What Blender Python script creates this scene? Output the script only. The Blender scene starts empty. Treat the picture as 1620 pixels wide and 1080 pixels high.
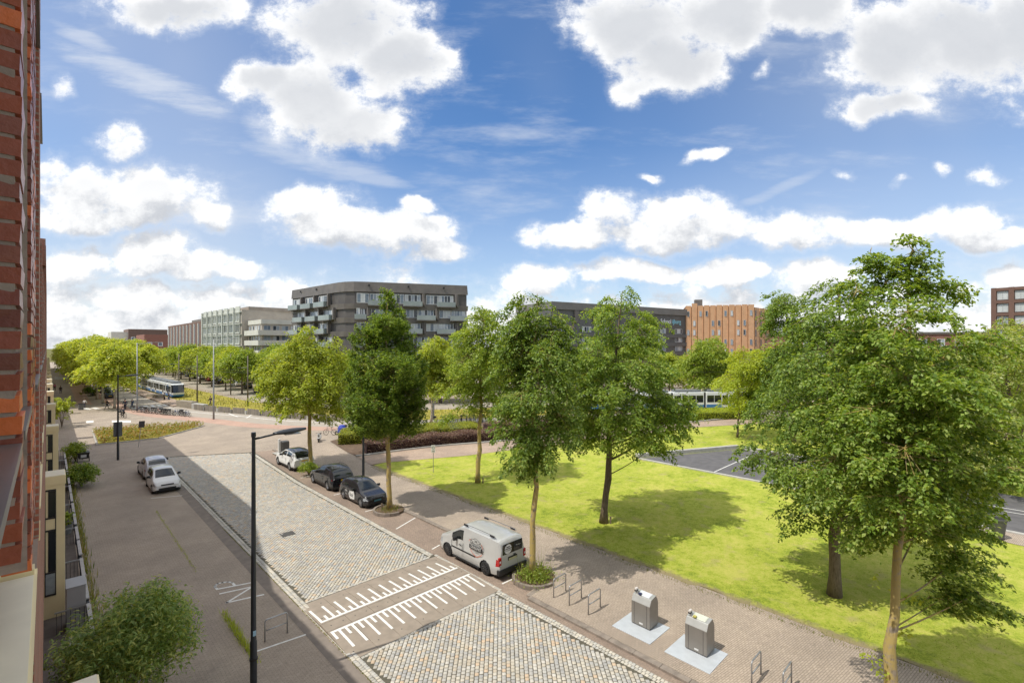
import bpy, math, random
import numpy as np
from mathutils import Vector, Matrix
S = bpy.context.scene
COL = S.collection
R = random.Random(11)
NR = np.random.default_rng(5)
# ------------------------------------------------------------------ camera
CAMH, HOR, FPX = 11.0, 547.0, 760.0
TH = math.atan(735.0 / 760.0)
CT, ST = math.cos(TH), math.sin(TH)
cam = bpy.data.cameras.new("camera"); camo = bpy.data.objects.new("camera", cam); COL.objects.link(camo)
camo.location = (0, 0, CAMH); camo.rotation_euler = (math.pi / 2, 0, -TH)
cam.sensor_width = 36.0; cam.lens = FPX / 1620 * 36; cam.shift_y = 7.0 / 1620
cam.clip_start = 0.05; cam.clip_end = 6000
S.camera = camo
S.view_settings.view_transform = 'Standard'; S.view_settings.look = 'None'
S.view_settings.gamma = 1.0; S.view_settings.use_curve_mapping = False
S.view_settings.exposure = 0.78
S.cycles.use_denoising = True
S.cycles.max_bounces = 7; S.cycles.diffuse_bounces = 4; S.cycles.glossy_bounces = 2
S.cycles.transmission_bounces = 4; S.cycles.transparent_max_bounces = 8
S.cycles.caustics_reflective = False; S.cycles.caustics_refractive = False
# ------------------------------------------------------------------ world: Nishita sky with cumulus
SUN_EL = math.radians(58.5)
SUN_AZ = math.radians(282.5)          # clockwise from +Y
W = bpy.data.worlds.new("World"); S.world = W; W.use_nodes = True
nt = W.node_tree; nt.nodes.clear()
def nd(t, ty, **k):
    n = t.nodes.new(ty)
    for a, b in k.items(): setattr(n, a, b)
    return n
def math_n(t, op, a, b=None, c=None, clamp=False):
    n = nd(t, 'ShaderNodeMath', operation=op); n.use_clamp = clamp
    for i, v in enumerate((a, b, c)):
        if v is None: continue
        if isinstance(v, (int, float)): n.inputs[i].default_value = v
        else: t.links.new(v, n.inputs[i])
    return n.outputs[0]
def vm(t, op, a, b=None, c=None):
    n = nd(t, 'ShaderNodeVectorMath', operation=op)
    for i, v in enumerate((a, b, c)):
        if v is None: continue
        if isinstance(v, tuple): n.inputs[i].default_value = v
        else: t.links.new(v, n.inputs[i])
    return n.outputs['Value'] if op in ('DOT_PRODUCT', 'LENGTH') else n.outputs[0]
def mixc(t, fac, a, b):
    n = nd(t, 'ShaderNodeMix', data_type='RGBA')
    for s, v in ((n.inputs[0], fac), (n.inputs[6], a), (n.inputs[7], b)):
        if isinstance(v, (int, float)): s.default_value = v
        elif isinstance(v, tuple): s.default_value = v if len(v) == 4 else v + (1,)
        else: t.links.new(v, s)
    return n.outputs[2]
# cumulus as seen over the square: (azimuth chart u, height chart v, half sizes) in pixels of a 760-px chart
BLOBS = [(270,8,110,30),(540,35,125,75),(640,85,80,60),(490,150,100,60),(560,190,90,50),(420,135,55,42),(610,215,45,22),
 (85,130,26,30),(180,215,50,30),(150,300,95,48),(245,302,80,45),(315,335,48,24),(85,285,45,45),(180,340,120,26),
 (105,415,75,32),(240,400,62,36),(310,412,85,24),(375,420,52,15),(500,325,75,38),(545,365,95,36),(625,370,88,34),
 (655,325,28,18),(690,402,52,21),(1000,35,115,62),(1060,90,82,58),(1020,132,52,32),(1150,15,120,55),(1200,108,22,13),
 (1410,80,100,82),(1520,60,150,85),(1640,60,140,95),(1400,172,72,24),(1280,10,80,50),(1112,250,42,11),(1031,272,21,9),
 (1328,265,26,14),(1420,277,26,10),(1500,256,26,11),(1566,268,30,21),(962,335,52,38),(1072,338,72,38),(900,370,68,26),
 (1030,372,150,30),(1150,360,75,25),(1240,372,85,28),(1340,365,85,27),(1440,368,85,27),(1535,352,52,32),(1570,375,80,18),
 (1300,445,68,28),(1602,430,45,30),(850,445,65,20),(1010,432,95,18),(1150,432,75,16),(215,468,95,26)]
g = bpy.data.node_groups.new("cloud_field", 'ShaderNodeTree')
g.interface.new_socket("P", in_out='INPUT', socket_type='NodeSocketVector')
g.interface.new_socket("D", in_out='OUTPUT', socket_type='NodeSocketFloat'); g.interface.new_socket("B", in_out='OUTPUT', socket_type='NodeSocketFloat')
gi = g.nodes.new('NodeGroupInput'); go = g.nodes.new('NodeGroupOutput')
warp = nd(g, 'ShaderNodeTexNoise'); warp.inputs['Scale'].default_value = 6.0; warp.inputs['Detail'].default_value = 5
g.links.new(gi.outputs[0], warp.inputs['Vector'])
wv = vm(g, 'SUBTRACT', warp.outputs['Color'], (.5, .5, .5))
P = vm(g, 'MULTIPLY_ADD', wv, (.16, .13, 0), gi.outputs[0])
acc = None
for (cx, cy, rx, ry) in BLOBS:
    u, v, a, b = (cx - 810) / FPX, (HOR - cy) / FPX, rx / FPX, ry / FPX
    q = vm(g, 'MULTIPLY_ADD', P, (1 / a, 1 / b, 0), (-u / a, -v / b, 0))
    r2 = vm(g, 'DOT_PRODUCT', q, q)
    if rx < 55 and cy < 290: r2 = math_n(g, 'ADD', r2, .75 if rx < 32 else .45)
    acc = r2 if acc is None else math_n(g, 'SMOOTH_MIN', acc, r2, 0.25)
dens = math_n(g, 'SUBTRACT', 1.0, acc)
dens = math_n(g, 'MAXIMUM', dens, -1.6)
# a low deck of small clouds towards the horizon, all round
sx = nd(g, 'ShaderNodeSeparateXYZ'); g.links.new(gi.outputs[0], sx.inputs[0])
lown = nd(g, 'ShaderNodeTexNoise'); lown.inputs['Scale'].default_value = 1.0; lown.inputs['Detail'].default_value = 5
g.links.new(vm(g, 'MULTIPLY', P, (5.0, 15.0, 1.0)), lown.inputs['Vector'])
band = nd(g, 'ShaderNodeMapRange'); band.inputs[1].default_value = 0.25; band.inputs[2].default_value = 0.05
band.inputs[3].default_value = -1.6; band.inputs[4].default_value = 0.62
g.links.new(sx.outputs[1], band.inputs[0])
low = math_n(g, 'ADD', math_n(g, 'MULTIPLY', math_n(g, 'SUBTRACT', lown.outputs[0], .48), 3.2), band.outputs[0])
dens = math_n(g, 'MAXIMUM', dens, low)
g.links.new(dens, go.inputs[1])
fb = nd(g, 'ShaderNodeTexNoise'); fb.inputs['Scale'].default_value = 11.0; fb.inputs['Detail'].default_value = 8; fb.inputs['Roughness'].default_value = .69
g.links.new(vm(g, 'MULTIPLY', gi.outputs[0], (1, 1.25, 1)), fb.inputs['Vector'])
dens = math_n(g, 'ADD', dens, math_n(g, 'MULTIPLY', math_n(g, 'SUBTRACT', fb.outputs[0], .5), 3.4))
g.links.new(dens, go.inputs[0])
tc = nd(nt, 'ShaderNodeTexCoord')
d_r = vm(nt, 'DOT_PRODUCT', tc.outputs['Generated'], (CT, -ST, 0)); d_f = vm(nt, 'DOT_PRODUCT', tc.outputs['Generated'], (ST, CT, 0))
sz = nd(nt, 'ShaderNodeSeparateXYZ'); nt.links.new(tc.outputs['Generated'], sz.inputs[0])
den = math_n(nt, 'MAXIMUM', math_n(nt, 'ABSOLUTE', d_f), .12)
cu = nd(nt, 'ShaderNodeCombineXYZ')
nt.links.new(math_n(nt, 'DIVIDE', d_r, den), cu.inputs[0]); nt.links.new(math_n(nt, 'DIVIDE', sz.outputs[2], den), cu.inputs[1])
def field(p):
    n = nd(nt, 'ShaderNodeGroup'); n.node_tree = g; nt.links.new(p, n.inputs[0]); return n.outputs
D1, B1 = field(cu.outputs[0]); D2 = field(vm(nt, 'ADD', cu.outputs[0], (-.018, .045, 0)))[0]
def maprange(t, v, a, b, c, d, smooth=True):
    n = nd(t, 'ShaderNodeMapRange'); n.interpolation_type = 'SMOOTHSTEP' if smooth else 'LINEAR'
    t.links.new(v, n.inputs[0])
    for i, x in enumerate((a, b, c, d)): n.inputs[i + 1].default_value = x
    return n.outputs[0]
alpha = maprange(nt, D1, -.26, .58, 0, 1)
fringe = math_n(nt, 'MULTIPLY', maprange(nt, D1, -.85, .2, 0, 1), .22)      # thin torn edges round every cloud
lit = maprange(nt, math_n(nt, 'SUBTRACT', D1, D2), -.95, .75, 0, 1)
suv0 = nd(nt, 'ShaderNodeSeparateXYZ'); nt.links.new(cu.outputs[0], suv0.inputs[0])
basev = maprange(nt, suv0.outputs[1], .22, .62, .75, .22)      # the higher a cloud stands, the more of its grey base shows
tk = maprange(nt, math_n(nt, 'ADD', math_n(nt, 'MULTIPLY', B1, .75), math_n(nt, 'MULTIPLY', D1, .25)), .15, .95, 0, 1)
hi_ = maprange(nt, suv0.outputs[1], .22, .55, 0, .65)
lit = math_n(nt, 'ADD', math_n(nt, 'MULTIPLY', lit, math_n(nt, 'SUBTRACT', 1.0, hi_)), math_n(nt, 'MULTIPLY', hi_, .92))
thick = math_n(nt, 'ADD', math_n(nt, 'MULTIPLY', tk, math_n(nt, 'SUBTRACT', basev, 1.0)), 1.0)
lum = math_n(nt, 'MULTIPLY', lit, thick)
# thin high cirrus streaks
ci = nd(nt, 'ShaderNodeTexNoise'); ci.inputs['Scale'].default_value = 1.0; ci.inputs['Detail'].default_value = 6; ci.inputs['Roughness'].default_value = .62
mp = nd(nt, 'ShaderNodeMapping'); mp.inputs['Rotation'].default_value = (0, 0, math.radians(24)); mp.inputs['Scale'].default_value = (2.2, 9, 1)
nt.links.new(cu.outputs[0], mp.inputs[0]); nt.links.new(mp.outputs[0], ci.inputs['Vector'])
cir = maprange(nt, ci.outputs[0], .50, .78, 0, .55)
sn2 = nd(nt, 'ShaderNodeTexNoise'); sn2.inputs['Scale'].default_value = 1.0; sn2.inputs['Detail'].default_value = 7; sn2.inputs['Roughness'].default_value = .65
nt.links.new(vm(nt, 'MULTIPLY', mp.outputs[0], (2.2, 3.2, 1)), sn2.inputs['Vector'])
for (cx, cy, rx, ry, an_, st_) in ((225,128,165,30,22,.62),(135,62,75,16,26,.5),(500,255,130,24,12,.45),(600,285,60,14,10,.4),(1230,300,110,10,-24,.30),(430,215,60,26,30,.5)):
    u, v = (cx-810)/FPX, (HOR-cy)/FPX; ca_, sa_ = math.cos(math.radians(an_)), math.sin(math.radians(an_))
    dv = vm(nt, 'SUBTRACT', cu.outputs[0], (u, v, 0))
    e1 = math_n(nt, 'MULTIPLY', vm(nt, 'DOT_PRODUCT', dv, (ca_, -sa_, 0)), FPX/rx); e2 = math_n(nt, 'MULTIPLY', vm(nt, 'DOT_PRODUCT', dv, (sa_, ca_, 0)), FPX/ry)
    r2 = math_n(nt, 'ADD', math_n(nt, 'MULTIPLY', e1, e1), math_n(nt, 'MULTIPLY', e2, e2))
    w_ = math_n(nt, 'ADD', math_n(nt, 'SUBTRACT', 1.0, r2), math_n(nt, 'MULTIPLY', math_n(nt, 'SUBTRACT', sn2.outputs[0], .5), 3.0))
    cir = math_n(nt, 'MAXIMUM', cir, math_n(nt, 'MULTIPLY', maprange(nt, w_, -.1, 1.3, 0, 1), st_))
sky = nd(nt, 'ShaderNodeTexSky', sky_type='NISHITA'); sky.sun_disc = False
sky.sun_elevation = SUN_EL; sky.sun_rotation = SUN_AZ; sky.air_density = 1.0; sky.dust_density = 0.6; sky.ozone_density = 2.0
SKYS = 0.15
hs = nd(nt, 'ShaderNodeHueSaturation'); hs.inputs['Saturation'].default_value = 1.12; hs.inputs['Value'].default_value = 0.565
nt.links.new(vm(nt, 'MULTIPLY', sky.outputs[0], (.91, 1.0, 1.12)), hs.inputs['Color'])
ccol = mixc(nt, lum, (2.35, 2.46, 2.66), (4.6, 4.6, 4.57))
# thin veil: denser to both sides and towards the horizon
suv = nd(nt, 'ShaderNodeSeparateXYZ'); nt.links.new(cu.outputs[0], suv.inputs[0])
vn = nd(nt, 'ShaderNodeTexNoise'); vn.inputs['Scale'].default_value = 1.3; vn.inputs['Detail'].default_value = 3; nt.links.new(cu.outputs[0], vn.inputs['Vector'])
veil = math_n(nt, 'ADD', maprange(nt, math_n(nt, 'ABSOLUTE', suv.outputs[0]), .10, .75, 0, .20), maprange(nt, suv.outputs[1], .42, .0, 0, .45, False))
veil = math_n(nt, 'ADD', veil, maprange(nt, vn.outputs[0], .45, .75, 0, .16), clamp=True)
veiled = mixc(nt, veil, hs.outputs[0], (3.05, 3.15, 3.3))
withci = mixc(nt, cir, veiled, (3.2, 3.35, 3.6))
# cumulus goes on overhead, above the frame, its cover thickened to add fill light
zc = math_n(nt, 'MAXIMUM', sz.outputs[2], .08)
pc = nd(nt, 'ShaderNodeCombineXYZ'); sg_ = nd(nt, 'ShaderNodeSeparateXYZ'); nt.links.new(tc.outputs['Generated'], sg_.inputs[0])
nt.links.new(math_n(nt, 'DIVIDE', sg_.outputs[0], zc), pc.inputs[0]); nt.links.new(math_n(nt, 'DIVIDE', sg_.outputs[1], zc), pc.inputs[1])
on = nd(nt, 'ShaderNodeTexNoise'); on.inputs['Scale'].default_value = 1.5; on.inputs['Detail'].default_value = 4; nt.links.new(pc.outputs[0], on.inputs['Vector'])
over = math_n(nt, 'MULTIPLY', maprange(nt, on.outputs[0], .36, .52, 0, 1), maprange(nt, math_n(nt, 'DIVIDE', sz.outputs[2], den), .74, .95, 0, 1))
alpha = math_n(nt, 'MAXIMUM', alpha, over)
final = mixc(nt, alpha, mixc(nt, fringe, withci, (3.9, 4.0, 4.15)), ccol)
bg = nd(nt, 'ShaderNodeBackground'); bg.inputs['Strength'].default_value = SKYS
wo = nd(nt, 'ShaderNodeOutputWorld')
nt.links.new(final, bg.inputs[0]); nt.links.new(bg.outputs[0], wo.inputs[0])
W.cycles.sampling_method = 'NONE'
S.cycles.use_adaptive_sampling = True; S.cycles.adaptive_threshold = 0.02
sl = bpy.data.lights.new("sun", 'SUN'); sl.energy = 2.35; sl.angle = math.radians(.55); sl.color = (1.0, .96, .87)
so = bpy.data.objects.new("sun", sl); COL.objects.link(so)
sd = Vector((math.sin(SUN_AZ) * math.cos(SUN_EL), math.cos(SUN_AZ) * math.cos(SUN_EL), math.sin(SUN_EL)))
so.rotation_euler = sd.to_track_quat('Z', 'Y').to_euler(); so.location = (-40, 10, 60)
# ------------------------------------------------------------------ helpers
def G(x, y, z=0.0):
    """where the sight line of the survey photograph meets height z"""
    u = (x - 810) / FPX; d = FPX * (CAMH - z) / (y - HOR)
    return d * (u * CT + ST), d * (CT - u * ST)
def AT(x, y, d):
    """point at depth d on a sight line"""
    u = (x - 810) / FPX
    return Vector((d * (u * CT + ST), d * (CT - u * ST), CAMH - (y - HOR) / FPX * d))
def tag(o, label=None, cat=None, group=None, kind=None):
    if label: o['label'] = label
    if cat: o['category'] = cat
    if group: o['group'] = group
    if kind: o['kind'] = kind
    return o
def thing(name, label, cat, loc=(0, 0, 0), rz=0, group=None):
    o = bpy.data.objects.new(name, None); COL.objects.link(o)
    o.location = loc; o.rotation_euler = (0, 0, rz); o.empty_display_size = .2
    return tag(o, label, cat, group)
class MB:
    def __init__(s): s.v = []; s.f = []; s.m = []
    def add(s, vs, fs, mi=0):
        k = len(s.v); s.v += [tuple(p) for p in vs]; s.f += [tuple(i + k for i in f) for f in fs]; s.m += [mi] * len(fs); return s
    def bx(s, x0, x1, y0, y1, z0, z1, mi=0):
        return s.add([(x0,y0,z0),(x1,y0,z0),(x1,y1,z0),(x0,y1,z0),(x0,y0,z1),(x1,y0,z1),(x1,y1,z1),(x0,y1,z1)],
                     [(0,3,2,1),(4,5,6,7),(0,1,5,4),(1,2,6,5),(2,3,7,6),(3,0,4,7)], mi)
    def obx(s, c, ax, hl, hw, z0, z1, mi=0):
        """box along horizontal axis ax (unit 2-vector), half length hl, half width hw"""
        ax = (ax[0], ax[1]); n = (-ax[1], ax[0]); p = []
        for z in (z0, z1):
            for a, b in ((-1,-1),(1,-1),(1,1),(-1,1)):
                p.append((c[0] + ax[0]*hl*a + n[0]*hw*b, c[1] + ax[1]*hl*a + n[1]*hw*b, z))
        return s.add(p, [(0,3,2,1),(4,5,6,7),(0,1,5,4),(1,2,6,5),(2,3,7,6),(3,0,4,7)], mi)
    def tube(s, pts, r, n=8, mi=0, cap=True):
        pts = [Vector(p) for p in pts]; r = r if hasattr(r, '__len__') else [r] * len(pts)
        k = len(s.v); ref = None
        for i, p in enumerate(pts):
            t = (pts[min(i+1, len(pts)-1)] - pts[max(i-1, 0)])
            t = t.normalized() if t.length > 1e-9 else Vector((0,0,1))
            if ref is None: ref = Vector((1,0,0)) if abs(t.x) < .8 else Vector((0,1,0))
            a = (ref - t * ref.dot(t)).normalized(); b = t.cross(a); ref = a
            for j in range(n):
                w = 2*math.pi*j/n; s.v.append(tuple(p + (a*math.cos(w) + b*math.sin(w))*r[i]))
        for i in range(len(pts)-1):
            for j in range(n):
                q = (j+1) % n; s.f.append((k+i*n+j, k+i*n+q, k+(i+1)*n+q, k+(i+1)*n+j)); s.m.append(mi)
        if cap:
            s.f.append(tuple(k+j for j in range(n))[::-1]); s.f.append(tuple(k+(len(pts)-1)*n+j for j in range(n))); s.m += [mi, mi]
        return s
    def lathe(s, prof, c=(0,0,0), n=16, axis='z', mi=0):
        k = len(s.v)
        for r, h in prof:
            for j in range(n):
                w = 2*math.pi*j/n; a, b = r*math.cos(w), r*math.sin(w)
                s.v.append((c[0]+a, c[1]+b, c[2]+h) if axis == 'z' else (c[0]+h, c[1]+a, c[2]+b) if axis == 'x' else (c[0]+b, c[1]+h, c[2]+a))
        for i in range(len(prof)-1):
            for j in range(n):
                q = (j+1) % n; s.f.append((k+i*n+j, k+i*n+q, k+(i+1)*n+q, k+(i+1)*n+j)); s.m.append(mi)
        return s
    def prism(s, poly, z0, z1, mi=0):
        n = len(poly)
        vs = [(p[0], p[1], z0) for p in poly] + [(p[0], p[1], z1) for p in poly]
        fs = [tuple(range(n))[::-1], tuple(range(n, 2*n))] + [(i, (i+1) % n, n+(i+1) % n, n+i) for i in range(n)]
        return s.add(vs, fs, mi)
    def sheet(s, poly, z, mi=0): return s.add([(p[0], p[1], z) for p in poly], [tuple(range(len(poly)))], mi)
    def quad(s, a, b, c, d, mi=0): return s.add([a, b, c, d], [(0,1,2,3)], mi)
    def mesh(s, name, mats):
        me = bpy.data.meshes.new(name); me.from_pydata(s.v, [], s.f)
        for m in (mats if isinstance(mats, (list, tuple)) else [mats]): me.materials.append(m)
        if any(s.m): me.polygons.foreach_set('material_index', s.m)
        return me
    def build(s, name, mats, parent=None, smooth=False, bev=0, seg=2):
        me = s.mesh(name, mats)
        if smooth: me.polygons.foreach_set('use_smooth', [True]*len(me.polygons))
        o = bpy.data.objects.new(name, me); COL.objects.link(o); o.parent = parent
        if bev:
            b = o.modifiers.new('edge', 'BEVEL'); b.width = bev; b.segments = seg; b.limit_method = 'ANGLE'
        if smooth == 'auto':
            try: me.set_sharp_from_angle(angle=math.radians(40))
            except Exception: pass
        return o
def link(me, name, parent=None, loc=None, rz=None):
    o = bpy.data.objects.new(name, me); COL.objects.link(o); o.parent = parent
    if loc is not None: o.location = loc
    if rz is not None: o.rotation_euler = (0, 0, rz)
    return o
KIDS = {}
def copy_tree(o, parent=None, kids=None):
    if kids is None:
        kids = {}
        for q in COL.objects:
            if q.parent is not None: kids.setdefault(q.parent.name, []).append(q)
    c = o.copy(); COL.objects.link(c)
    if parent is not None: c.parent = parent
    for ch in kids.get(o.name, []): copy_tree(ch, c, kids)
    return c
def place(proto, first, loc, rz, label, group=None, scale=None):
    """the prototype itself the first time, then a copy with its parts"""
    o = proto if first else copy_tree(proto)
    o.location = loc; o.rotation_euler = (0, 0, rz)
    if scale: o.scale = (scale,) * 3
    o['label'] = label
    if group: o['group'] = group
    return o
def npmesh(name, V, F, mats, smooth=False, uv=None):
    """V (n,3), F (m,k) arrays of one face size"""
    me = bpy.data.meshes.new(name); m, k = F.shape
    me.vertices.add(len(V)); me.vertices.foreach_set('co', V.astype(np.float32).ravel())
    me.loops.add(m*k); me.loops.foreach_set('vertex_index', F.astype(np.int32).ravel())
    me.polygons.add(m); me.polygons.foreach_set('loop_start', np.arange(0, m*k, k, dtype=np.int32))
    me.polygons.foreach_set('loop_total', np.full(m, k, dtype=np.int32))
    if smooth: me.polygons.foreach_set('use_smooth', np.ones(m, dtype=bool))
    me.update(calc_edges=True)
    for mm in (mats if isinstance(mats, (list, tuple)) else [mats]): me.materials.append(mm)
    return me
# ------------------------------------------------------------------ materials
def newmat(name):
    m = bpy.data.materials.new(name); m.use_nodes = True
    t = m.node_tree; b = t.nodes['Principled BSDF']; return m, t, b
def objco(t):
    return nd(t, 'ShaderNodeTexCoord').outputs['Object']
def noise(t, vec, scale, detail=4, rough=.55):
    n = nd(t, 'ShaderNodeTexNoise'); n.inputs['Scale'].default_value = scale; n.inputs['Detail'].default_value = detail
    n.inputs['Roughness'].default_value = rough
    if vec is not None: t.links.new(vec, n.inputs['Vector'])
    return n.outputs[0]
def ramp(t, fac, stops):
    n = nd(t, 'ShaderNodeValToRGB'); e = n.color_ramp.elements
    while len(e) < len(stops): e.new(.5)
    for i, (p, c) in enumerate(stops): e[i].position = p; e[i].color = c + (1,) if len(c) == 3 else c
    t.links.new(fac, n.inputs[0]); return n.outputs[0]
def scol(c, k): return tuple(min(1, x*k) for x in c)
def bump(t, b, h, strength=.3, dist=.01):
    n = nd(t, 'ShaderNodeBump'); n.inputs['Strength'].default_value = strength; n.inputs['Distance'].default_value = dist
    t.links.new(h, n.inputs['Height']); t.links.new(n.outputs[0], b.inputs['Normal'])
MC = {}
def plain(name, c, rough=.6, metal=0.0, var=.18, scale=6.0, bmp=0.0, coat=0.0, spec=.5):
    if name in MC: return MC[name]
    m, t, b = newmat(name); co = objco(t)
    n = noise(t, co, scale, 5)
    col = ramp(t, n, [(.25, scol(c, 1-var)), (.75, scol(c, 1+var))])
    t.links.new(col, b.inputs['Base Color']); b.inputs['Roughness'].default_value = rough; b.inputs['Metallic'].default_value = metal
    b.inputs['Specular IOR Level'].default_value = spec
    if coat: b.inputs['Coat Weight'].default_value = coat; b.inputs['Coat Roughness'].default_value = .05
    if bmp: bump(t, b, noise(t, co, scale*6, 4), .5, bmp)
    MC[name] = m; return m
def glass(name, c=(.02,.025,.028), rough=.04):
    if name in MC: return MC[name]
    m, t, b = newmat(name); b.inputs['Base Color'].default_value = c + (1,); b.inputs['Roughness'].default_value = rough
    b.inputs['IOR'].default_value = 1.5; b.inputs['Specular IOR Level'].default_value = .8
    n = noise(t, objco(t), .8, 2); bump(t, b, n, .08, .02); MC[name] = m; return m
def islands(name, cols, rough=.8, var=.2, scale=3, bmp=.004, byobj=False, nscale=40, wear=None):
    """alike pieces, each its own tint"""
    if name in MC: return MC[name]
    m, t, b = newmat(name)
    rnd = nd(t, 'ShaderNodeObjectInfo').outputs['Random'] if byobj else nd(t, 'ShaderNodeNewGeometry').outputs['Random Per Island']
    n = len(cols)
    r = nd(t, 'ShaderNodeValToRGB'); r.color_ramp.interpolation = 'CONSTANT'; e = r.color_ramp.elements
    while len(e) < n: e.new(.5)
    for i, c in enumerate(cols): e[i].position = i/n; e[i].color = c + (1,)
    t.links.new(rnd, r.inputs[0])
    geo = nd(t, 'ShaderNodeNewGeometry').outputs['Position']
    f = noise(t, geo, scale, 5); k = ramp(t, f, [(.2, (1-var,)*3), (.8, (1+var*.6,)*3)])
    mx = nd(t, 'ShaderNodeMix', data_type='RGBA', blend_type='MULTIPLY'); mx.inputs[0].default_value = 1
    t.links.new(r.outputs[0], mx.inputs[6]); t.links.new(k, mx.inputs[7])
    t.links.new(mx.outputs[2], b.inputs['Base Color']); b.inputs['Roughness'].default_value = rough
    if bmp: bump(t, b, noise(t, geo, nscale, 4), .6, bmp)
    MC[name] = m; return m
def pavers(name, c1, c2, mort, w=.2, h=.1, ang=0, msz=.006, var=.22, wall=False, bmpd=.004, big=.35):
    if name in MC: return MC[name]
    m, t, b = newmat(name); geo = nd(t, 'ShaderNodeNewGeometry')
    if wall:
        sp = nd(t, 'ShaderNodeSeparateXYZ'); t.links.new(geo.outputs['Position'], sp.inputs[0])
        sn = nd(t, 'ShaderNodeSeparateXYZ'); t.links.new(geo.outputs['Normal'], sn.inputs[0])
        uu = math_n(t, 'ADD', math_n(t, 'MULTIPLY', sp.outputs[0], math_n(t, 'ABSOLUTE', sn.outputs[1])), math_n(t, 'MULTIPLY', sp.outputs[1], math_n(t, 'ABSOLUTE', sn.outputs[0])))
        cb = nd(t, 'ShaderNodeCombineXYZ'); t.links.new(uu, cb.inputs[0]); t.links.new(sp.outputs[2], cb.inputs[1]); vec = cb.outputs[0]
    else:
        mp = nd(t, 'ShaderNodeMapping'); mp.inputs['Rotation'].default_value = (0, 0, ang); t.links.new(geo.outputs['Position'], mp.inputs[0]); vec = mp.outputs[0]
    bt = nd(t, 'ShaderNodeTexBrick'); bt.inputs['Scale'].default_value = 1; bt.inputs['Brick Width'].default_value = w; bt.inputs['Row Height'].default_value = h
    bt.inputs['Mortar Size'].default_value = msz; bt.inputs['Mortar Smooth'].default_value = .3; bt.inputs['Bias'].default_value = 0
    for i, c in ((1, c1), (2, c2), (3, mort)): bt.inputs[i].default_value = c + (1,)
    t.links.new(vec, bt.inputs['Vector'])
    n1 = noise(t, geo.outputs['Position'], big, 5, .6); n2 = noise(t, geo.outputs['Position'], 9, 3)
    k = ramp(t, n1, [(.25, (1-var, 1-var, 1-var*.95)), (.75, (1+var*.8, 1+var*.75, 1+var*.65))])
    k2 = ramp(t, n2, [(.3, (.9,)*3), (.7, (1.1,)*3)])
    mx = nd(t, 'ShaderNodeMix', data_type='RGBA', blend_type='MULTIPLY'); mx.inputs[0].default_value = 1
    t.links.new(bt.outputs[0], mx.inputs[6]); t.links.new(k, mx.inputs[7])
    m2 = nd(t, 'ShaderNodeMix', data_type='RGBA', blend_type='MULTIPLY'); m2.inputs[0].default_value = 1
    t.links.new(mx.outputs[2], m2.inputs[6]); t.links.new(k2, m2.inputs[7])
    outc = m2.outputs[2]
    if not wall:
        s1 = noise(t, geo.outputs['Position'], 1.7, 5, .7); outc = mixc(t, maprange(t, s1, .60, .72, 0, .38), outc, scol(mort, .62))
        s2 = noise(t, geo.outputs['Position'], .55, 4, .6); outc = mixc(t, maprange(t, s2, .56, .70, 0, .22), outc, scol(c1, 1.18))
    t.links.new(outc, b.inputs['Base Color']); b.inputs['Roughness'].default_value = .85
    inv = math_n(t, 'SUBTRACT', 1, bt.outputs['Fac']); bump(t, b, math_n(t, 'ADD', inv, math_n(t, 'MULTIPLY', n2, .4)), .6, bmpd)
    MC[name] = m; return m
def leafmat(name, ca, cb, trans=.4, hot=None, tcol=None):
    """two-sided leaf: each leaf its own green between ca and cb, light shines through"""
    m, t, b = newmat(name)
    rnd = nd(t, 'ShaderNodeNewGeometry').outputs['Random Per Island']
    st = [(0, ca), (.6, cb)] + ([(1.0, hot)] if hot else [])
    col = ramp(t, rnd, st)
    b.inputs['Roughness'].default_value = .5; b.inputs['Specular IOR Level'].default_value = .4
    t.links.new(col, b.inputs['Base Color'])
    tr = nd(t, 'ShaderNodeBsdfTranslucent')
    mx = nd(t, 'ShaderNodeMix', data_type='RGBA', blend_type='MULTIPLY'); mx.inputs[0].default_value = 1
    t.links.new(col, mx.inputs[6]); mx.inputs[7].default_value = (tcol or (1.5, 1.35, .5)) + (1,)
    t.links.new(mx.outputs[2], tr.inputs[0])
    ms = nd(t, 'ShaderNodeMixShader'); ms.inputs[0].default_value = trans
    t.links.new(b.outputs[0], ms.inputs[1]); t.links.new(tr.outputs[0], ms.inputs[2])
    t.links.new(ms.outputs[0], t.nodes['Material Output'].inputs[0]); return m
def bark(name, c, lichen=None, la=.5, scale=7):
    m, t, b = newmat(name); co = objco(t)
    mp = nd(t, 'ShaderNodeMapping'); mp.inputs['Scale'].default_value = (1, 1, .22); t.links.new(co, mp.inputs[0])
    n = noise(t, mp.outputs[0], scale*3, 6, .65); col = ramp(t, n, [(.30, scol(c, .38)), (.46, scol(c, .95)), (.72, scol(c, 1.35))])
    if lichen:
        f = maprange(t, noise(t, co, scale*.7, 5), 1-la-.08, 1-la+.06, 0, .85); col = mixc(t, f, col, lichen)
    t.links.new(col, b.inputs['Base Color']); b.inputs['Roughness'].default_value = .9; bump(t, b, n, .8, .02); return m
WHITE = plain('white_paint', (.72,.72,.70), .7, var=.12, scale=4)
M_MARK = plain('road_marking_paint', (.74,.73,.69), .75, var=.15, scale=7)
STEEL = plain('galvanised_steel', (.42,.42,.42), .42, .7, .15, 9)
DARKPOLE = plain('dark_grey_coated_steel', (.030,.034,.040), .38, .2, .15, 5)
GREYPOLE = plain('grey_pole_paint', (.26,.27,.27), .5, .3, .15, 5)
BLACK = plain('black_plastic', (.014,.014,.015), .45, 0, .15, 8)
RUBBER = plain('tyre_rubber', (.018,.018,.018), .8, 0, .2, 10)
CONC = plain('concrete', (.40,.385,.35), .85, 0, .2, 3, .002)
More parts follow.
